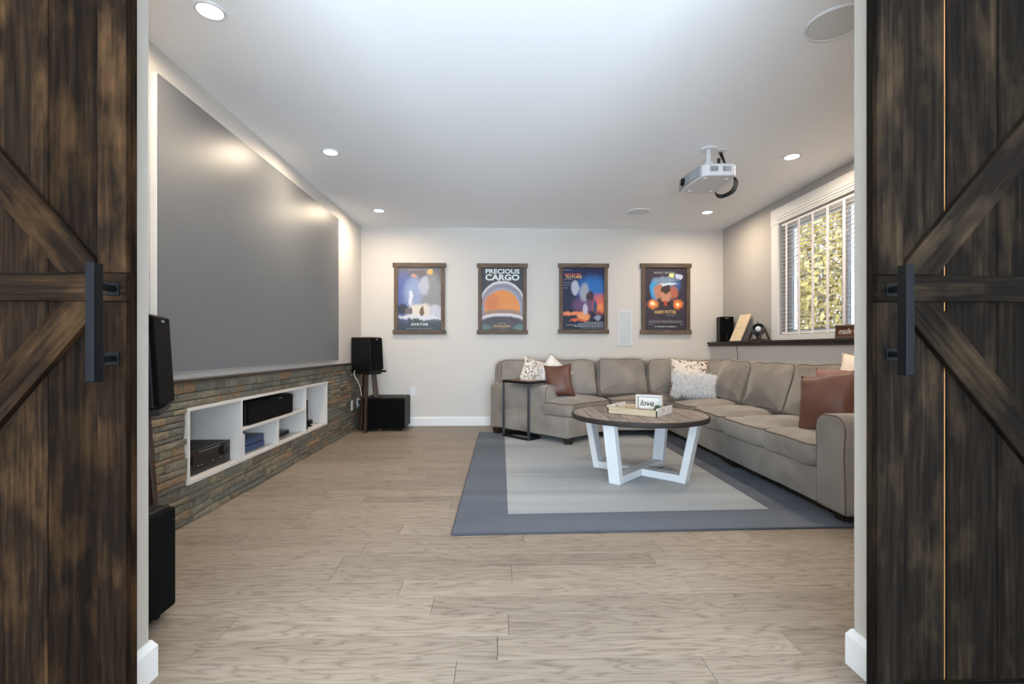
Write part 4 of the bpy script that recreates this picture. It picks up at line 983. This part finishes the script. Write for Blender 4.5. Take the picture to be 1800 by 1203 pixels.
mb = MB(); cs = [c - e * hw - inn * .131, c + e * hw - inn * .131, c + e * hw + inn * .131, c - e * hw + inn * .131]
for i in range(4): mb.bar(cs[i] + Vector((0, 0, zt - .004)), cs[(i + 1) % 4] + Vector((0, 0, zt - .004)), .014, .024)
mb.build('top_frame', M_iron, st)

# ------------------------------------------------------------------ round coffee table
TC = Vector((1.045, 3.53, 0)); TR = .497; TZ = .468
ct = root('coffee_table', TC, 'round coffee table with weathered plank top and white crossed legs', 'table')
ang = R(-92)                                # direction of the planks (towards the viewer, down right)
dx = Vector((math.cos(ang), math.sin(ang), 0)); dy = Vector((-dx.y, dx.x, 0)); n = 9; ws = 2 * TR / n
for k in range(n):
    v0 = -TR + k * ws + .003; v1 = v0 + ws - .006; pts = []
    rr = TR - .012
    def arc(va, vb, sgn):
        out = []
        for q in range(9):
            v = va + (vb - va) * q / 8; v = max(-rr + 1e-4, min(rr - 1e-4, v)); out.append((sgn * math.sqrt(max(rr * rr - v * v, 1e-6)), v))
        return out
    pts = arc(v0, v1, 1) + arc(v1, v0, -1)
    q = [];
    for p in pts:
        if not q or (Vector(p) - Vector(q[-1])).length > 1e-4: q.append(p)
    M = Matrix((dx, dy, Vector((0, 0, 1)))).transposed().to_4x4(); M.translation = TC + Vector((0, 0, TZ))
    MB().prism(q, -.026, random.uniform(-.0015, 0)).build('plank', M_ttop, ct, M=M, bevel=.0015, seg=1)
MB().lathe([(TR - .012, TZ - .034), (TR - .002, TZ - .034), (TR, TZ - .03), (TR, TZ - .003), (TR - .003, TZ), (TR - .012, TZ), (TR - .012, TZ - .034)], 72, Matrix.Translation(TC)).build('rim', M_trim_dark, ct, smooth=True, auto=40)
MB().lathe([(.44, TZ - .036), (.44, TZ - .0265)], 48, Matrix.Translation(TC)).build('under_disc', M_trim_dark, ct)
zf = .0105
for az in (47, 138):
    a_ = Vector((math.cos(R(az)), math.sin(R(az)), 0)); rf, rt = .345, .425
    if az == 47:
        MB().bar(TC + a_ * -rf + Vector((0, 0, zf + .028)), TC + a_ * rf + Vector((0, 0, zf + .028)), .085, .052).build('cross_base', M_white, ct, bevel=.003)
    else:
        for s_ in (-1, 1): MB().bar(TC + a_ * s_ * .043 + Vector((0, 0, zf + .028)), TC + a_ * s_ * rf + Vector((0, 0, zf + .028)), .085, .052).build('cross_base', M_white, ct, bevel=.003)
    side_ = Vector((-a_.y, a_.x, 0))
    for s_ in (-1, 1):
        o0 = TC + a_ * s_ * (rf - .008); o1 = TC + a_ * s_ * rt; w2 = .0435; t2 = .052
        vv = []
        for P, zz in ((o0, zf), (o1, TZ - .036)):
            for du, dv in ((-t2 / 2, -w2), (t2 / 2, -w2), (t2 / 2, w2), (-t2 / 2, w2)): vv.append(P + a_ * s_ * du + side_ * dv + Vector((0, 0, zz)))
        mkobj('leg', vv, [(0, 1, 2, 3), (7, 6, 5, 4), (0, 4, 5, 1), (1, 5, 6, 2), (2, 6, 7, 3), (3, 7, 4, 0)], M_white, ct, bevel=.003)

# tray with handles
tx = Vector((.777, -.629, 0)); ty = Vector((.629, .777, 0)); T0 = Vector((.806, 3.525, TZ))
tr_ = root('serving_tray', T0 + tx * .19 + ty * .15, 'natural wood tray with whitewashed handled ends on the coffee table', 'tray')
Mt = Matrix((tx, ty, Vector((0, 0, 1)))).transposed().to_4x4(); Mt.translation = T0
W_, D_, Hh = .385, .30, .046
def tb_(name, lo, hi, m, bv=.0015): return MB().box(lo, hi).build(name, m, tr_, M=Mt, bevel=bv, seg=1)
tb_('tray_bottom', (.008, .008, .001), (W_ - .008, D_ - .008, .008), M_pale)
tb_('side', (.01, 0, .001), (W_ - .01, .010, Hh), M_pale); tb_('side', (.01, D_ - .010, .001), (W_ - .01, D_, Hh), M_pale)
for x0 in (0, W_ - .012):
    mb = MB(); x1 = x0 + .012
    hy0, hy1, hz0, hz1 = D_ / 2 - .028, D_ / 2 + .028, .034, .05; Ht = .06
    mb.box((x0, 0, .001), (x1, hy0, Ht)).box((x0, hy1, .001), (x1, D_, Ht)).box((x0, hy0, .001), (x1, hy1, hz0)).box((x0, hy0, hz1), (x1, hy1, Ht))
    o = mb.build('handled_end', M_wwash, tr_, M=Mt); o['label'] = 'whitewashed end board with hand hole'
for x0 in (.002, W_ - .012): tb_('corner_strap', (x0, -.0012, .001), (x0 + .010, .0002, Hh), M_ink, 0)

# "love" box sign
lx = Vector((.80, -.60, 0)).normalized(); ln_ = Vector((-lx.y, lx.x, 0)); L0 = Vector((1.035, 3.575, TZ + .0085))
Ml = Matrix((lx, ln_, Vector((0, 0, 1)))).transposed().to_4x4(); Ml.translation = L0
ls = root('love_sign', L0, 'small white-framed box sign reading love, standing in the tray', 'sign')
def lb(name, lo, hi, m, bv=.001): return MB().box(lo, hi).build(name, m, ls, M=Ml, bevel=bv, seg=1)
LW, LH, LD = .195, .125, .04
lb('frame_side', (0, 0, 0), (.012, LD, LH), M_wwash); lb('frame_side', (LW - .012, 0, 0), (LW, LD, LH), M_white)
lb('frame_top', (.012, 0, LH - .012), (LW - .012, LD, LH), M_white); lb('frame_bottom', (.012, 0, 0), (LW - .012, LD, .012), M_wwash)
lb('backing', (.012, .018, .012), (LW - .012, .024, LH - .012), plain('backing_grey', (150, 146, 138), .8), 0)  # grey backing board behind the cards
for k in range(3): lb('card', (.020, .0135, .018 + k * .031), (LW - .020, .0175, .047 + k * .031), M_cardw, .0005)
text('love', .062, None, M_ink, ls, bold=.0009, M=Ml @ Matrix.Translation((LW / 2 - .018, .0128, .062)) @ Matrix.Rotation(R(90), 4, 'X'), shear=.35)
lb('flourish', (.022, .0125, .066), (.052, .0133, .0672), M_ink, 0); lb('flourish', (.146, .0125, .066), (.174, .0133, .0672), M_ink, 0)

su = root('succulent', (1.140, 3.385, TZ + .009), 'small dark green succulent in the tray in front of the sign', 'plant')
MB().lathe([(.016, 0), (.024, .034), (.020, .034), (.018, .026)], 16, Matrix.Translation((1.140, 3.385, TZ + .009))).build('pot', plain('dark_pot', (60, 56, 52), .7), su, smooth=True, auto=40)
for ring_, (nn_, el, rr) in enumerate([(9, 12, .042), (8, 34, .038), (6, 60, .030)]):
    for k in range(nn_):
        a = 2 * math.pi * (k + ring_ * .5) / nn_; o0 = Vector((1.140, 3.385, TZ + .044 + ring_ * .004))
        dd = Vector((math.cos(a) * math.cos(R(el)), math.sin(a) * math.cos(R(el)), math.sin(R(el)))); sd = Vector((-math.sin(a), math.cos(a), 0))
        up_ = dd.cross(sd)
        v = [o0 - sd * .003, o0 + sd * .003, o0 + dd * rr * .6 + sd * .007 , o0 + dd * rr + up_ * -.002, o0 + dd * rr * .6 - sd * .007, o0 + dd * rr * .5 + up_ * .004, o0 + dd * rr * .5 - up_ * .004]
        mkobj('succulent_leaf', v, [(0, 1, 5), (1, 2, 5), (2, 3, 5), (3, 4, 5), (4, 0, 5), (1, 0, 6), (2, 1, 6), (3, 2, 6), (4, 3, 6), (0, 4, 6)], M_succ, su, smooth=True)

# ------------------------------------------------------------------ shelf along the right wall
sh = root('wall_shelf', (2.7, 3.7, .98), 'long dark wooden ledge shelf below the window', 'shelf')
board('shelf_board', (2.70, YF + .02, 1.0185), (2.70, YB - .002, 1.0185), .205, .021, M_shelf, sh, bevel=.002)
board('apron', (2.625, YF + .02, .993), (2.625, YB - .002, .993), .026, .030, M_shelf, sh, up=(-1, 0, 0) and (0, 0, 1), bevel=.002)
ZS = 1.0295
ss = root('shelf_speaker', (2.70, 5.60, ZS), 'small black speaker on the far end of the shelf', 'speaker')
Msx = Matrix.Translation((2.705, 5.62, ZS)) @ Matrix.Rotation(R(-100), 4, 'Z')
MB().box((-.075, -.077, 0), (.070, .077, .298), Msx).build('case', M_black, ss, bevel=.003, seg=1)
MB().box((.0695, -.075, .002), (.078, .075, .296), Msx).build('grille', M_grille, ss, bevel=.003, seg=1)
MB().box((.0778, -.019, .274), (.0792, .019, .282), Msx).build('badge', M_silver, ss)
pbd = root('leaning_board', (2.70, 5.27, ZS), 'cream wooden board with oval carvings leaning on the wall', 'board')
xd = Vector((0, -1, 0)); Mp = frame((2.650, 5.39, ZS + .002), xd, (.125, 0, .30))
MB().box((0, -.006, 0), (.235, .008, .325)).build('board_panel', M_cream, pbd, M=Mp, bevel=.002, seg=1)
for zz in (.05, .125, .20, .27):
    MB().lathe([(.03, 0), (.034, .0012), (.04, .0012), (.043, 0)], 24, Mp @ Matrix.Translation((.115, .0078 if False else -.0058, zz)) @ Matrix.Rotation(R(90), 4, 'X') @ Matrix.Diagonal((1.3, .6, 1, 1))).build('carving', M_cream, pbd)
MB().box((0, -.0072, .158), (.235, -.0058, .162)).build('groove_bead', M_pale, pbd, M=Mp)
# spotlight style desk lamp
dl = root('spotlight_lamp', (2.70, 4.90, ZS), 'grey dome spotlight lamp on a wooden A-frame stand, on the shelf', 'lamp')
C0 = Vector((2.69, 4.86, ZS + .115))
for s_ in (-1, 1):
    yy = 4.86 + s_ * .092
    for dxx in (-.05, .05): board('leg', (2.695 + dxx, yy + s_ * .012, ZS + .012), (2.695 + dxx * .12, yy, ZS + .135), .02, .014, M_stand, dl, up=(0, 1, 0), bevel=.001)
    board('base_bar', (2.63, yy + s_ * .012, ZS + .006), (2.765, yy + s_ * .012, ZS + .006), .02, .012, M_stand, dl, bevel=.001)
    MB().tube([(2.69, yy, ZS + .122), (2.69, 4.86 + s_ * .062, ZS + .122)], .005, 8).build('pivot', M_iron, dl)
board('base_bar', (2.695, 4.86 - .10, ZS + .014), (2.695, 4.86 + .10, ZS + .014), .024, .010, M_stand, dl, bevel=.001)
ax = Vector((-.42, -.72, .55)).normalized(); zq = ax; xq = zq.cross(Vector((0, 0, 1))).normalized(); yq = zq.cross(xq)
Mg = Matrix((xq, yq, zq)).transposed().to_4x4(); Mg.translation = C0
prof = [(.001, -.066)] + [(.066 * math.cos(a), .066 * math.sin(a)) for a in [R(q) for q in range(-80, 31, 10)]] + [(.0575 * 1.02, .036), (.0535, .034)] + [(.061 * math.cos(a), .061 * math.sin(a)) for a in [R(q) for q in range(25, -81, -15)]] + [(.001, -.061)]
MB().lathe(prof, 32, Mg).build('shade', M_globe, dl, smooth=True, auto=50)
MB().lathe([(.001, -.055), (.012, -.05), (.013, -.02), (.026, -.004), (.030, .012), (.024, .030), (.001, .040)], 20, Mg).build('bulb', M_bulb, dl, smooth=True)
MB().tube([C0 + Vector((0, 0, .06)), C0 + Vector((0, .01, .085)), C0 + Vector((0, .03, .06))], .003, 6).build('top_handle', M_iron, dl, smooth=True)
tag(MB().tube([(2.68, 5.52, ZS + .10), (2.66, 5.47, ZS + .03), (2.67, 5.43, ZS + .006), (2.64, 5.35, ZS + .005), (2.625, 5.30, ZS + .006)], .003, 6).build('speaker_cable', M_cable, smooth=True), 'thin dark cable beside the small shelf speaker', 'cable')
tag(MB().tube([(2.64, 5.20, .98), (2.632, 5.20, .95), (2.634, 5.185, .90), (2.630, 5.175, .86), (2.63, 5.165, .80)], .003, 6).build('hanging_cable', M_cable, smooth=True), 'thin cable hanging from the shelf behind the sofa', 'cable')
# sign on the shelf
sg = root('shelf_sign', (2.64, 3.35, ZS), 'brown board sign with white script, framed, standing under the window', 'sign')
Mq = frame((2.640, 3.655, ZS + .001), (0, -1, 0), (.05, 0, 1))
MB().box((.008, -.004, .008), (.59, .004, .092)).build('sign_board', M_ply, sg, M=Mq)
for nm, lo, hi in (('frame_rail', (0, -.010, 0), (.60, .006, .013)), ('frame_rail', (0, -.010, .087), (.60, .006, .100)), ('frame_stile', (0, -.0098, .013), (.013, .006, .087)), ('frame_stile', (.587, -.0098, .013), (.60, .006, .087))):
    MB().box(lo, hi).build(nm, M_frame, sg, M=Mq, bevel=.001, seg=1)
text('made with love', .062, None, M_txt, sg, M=Mq @ Matrix.Translation((.03, -.0045, .050)) @ Matrix.Rotation(R(90), 4, 'X'), shear=.3, align='LEFT')
print('planks', NP, 'stones', len(stones), 'objects', len(bpy.data.objects))
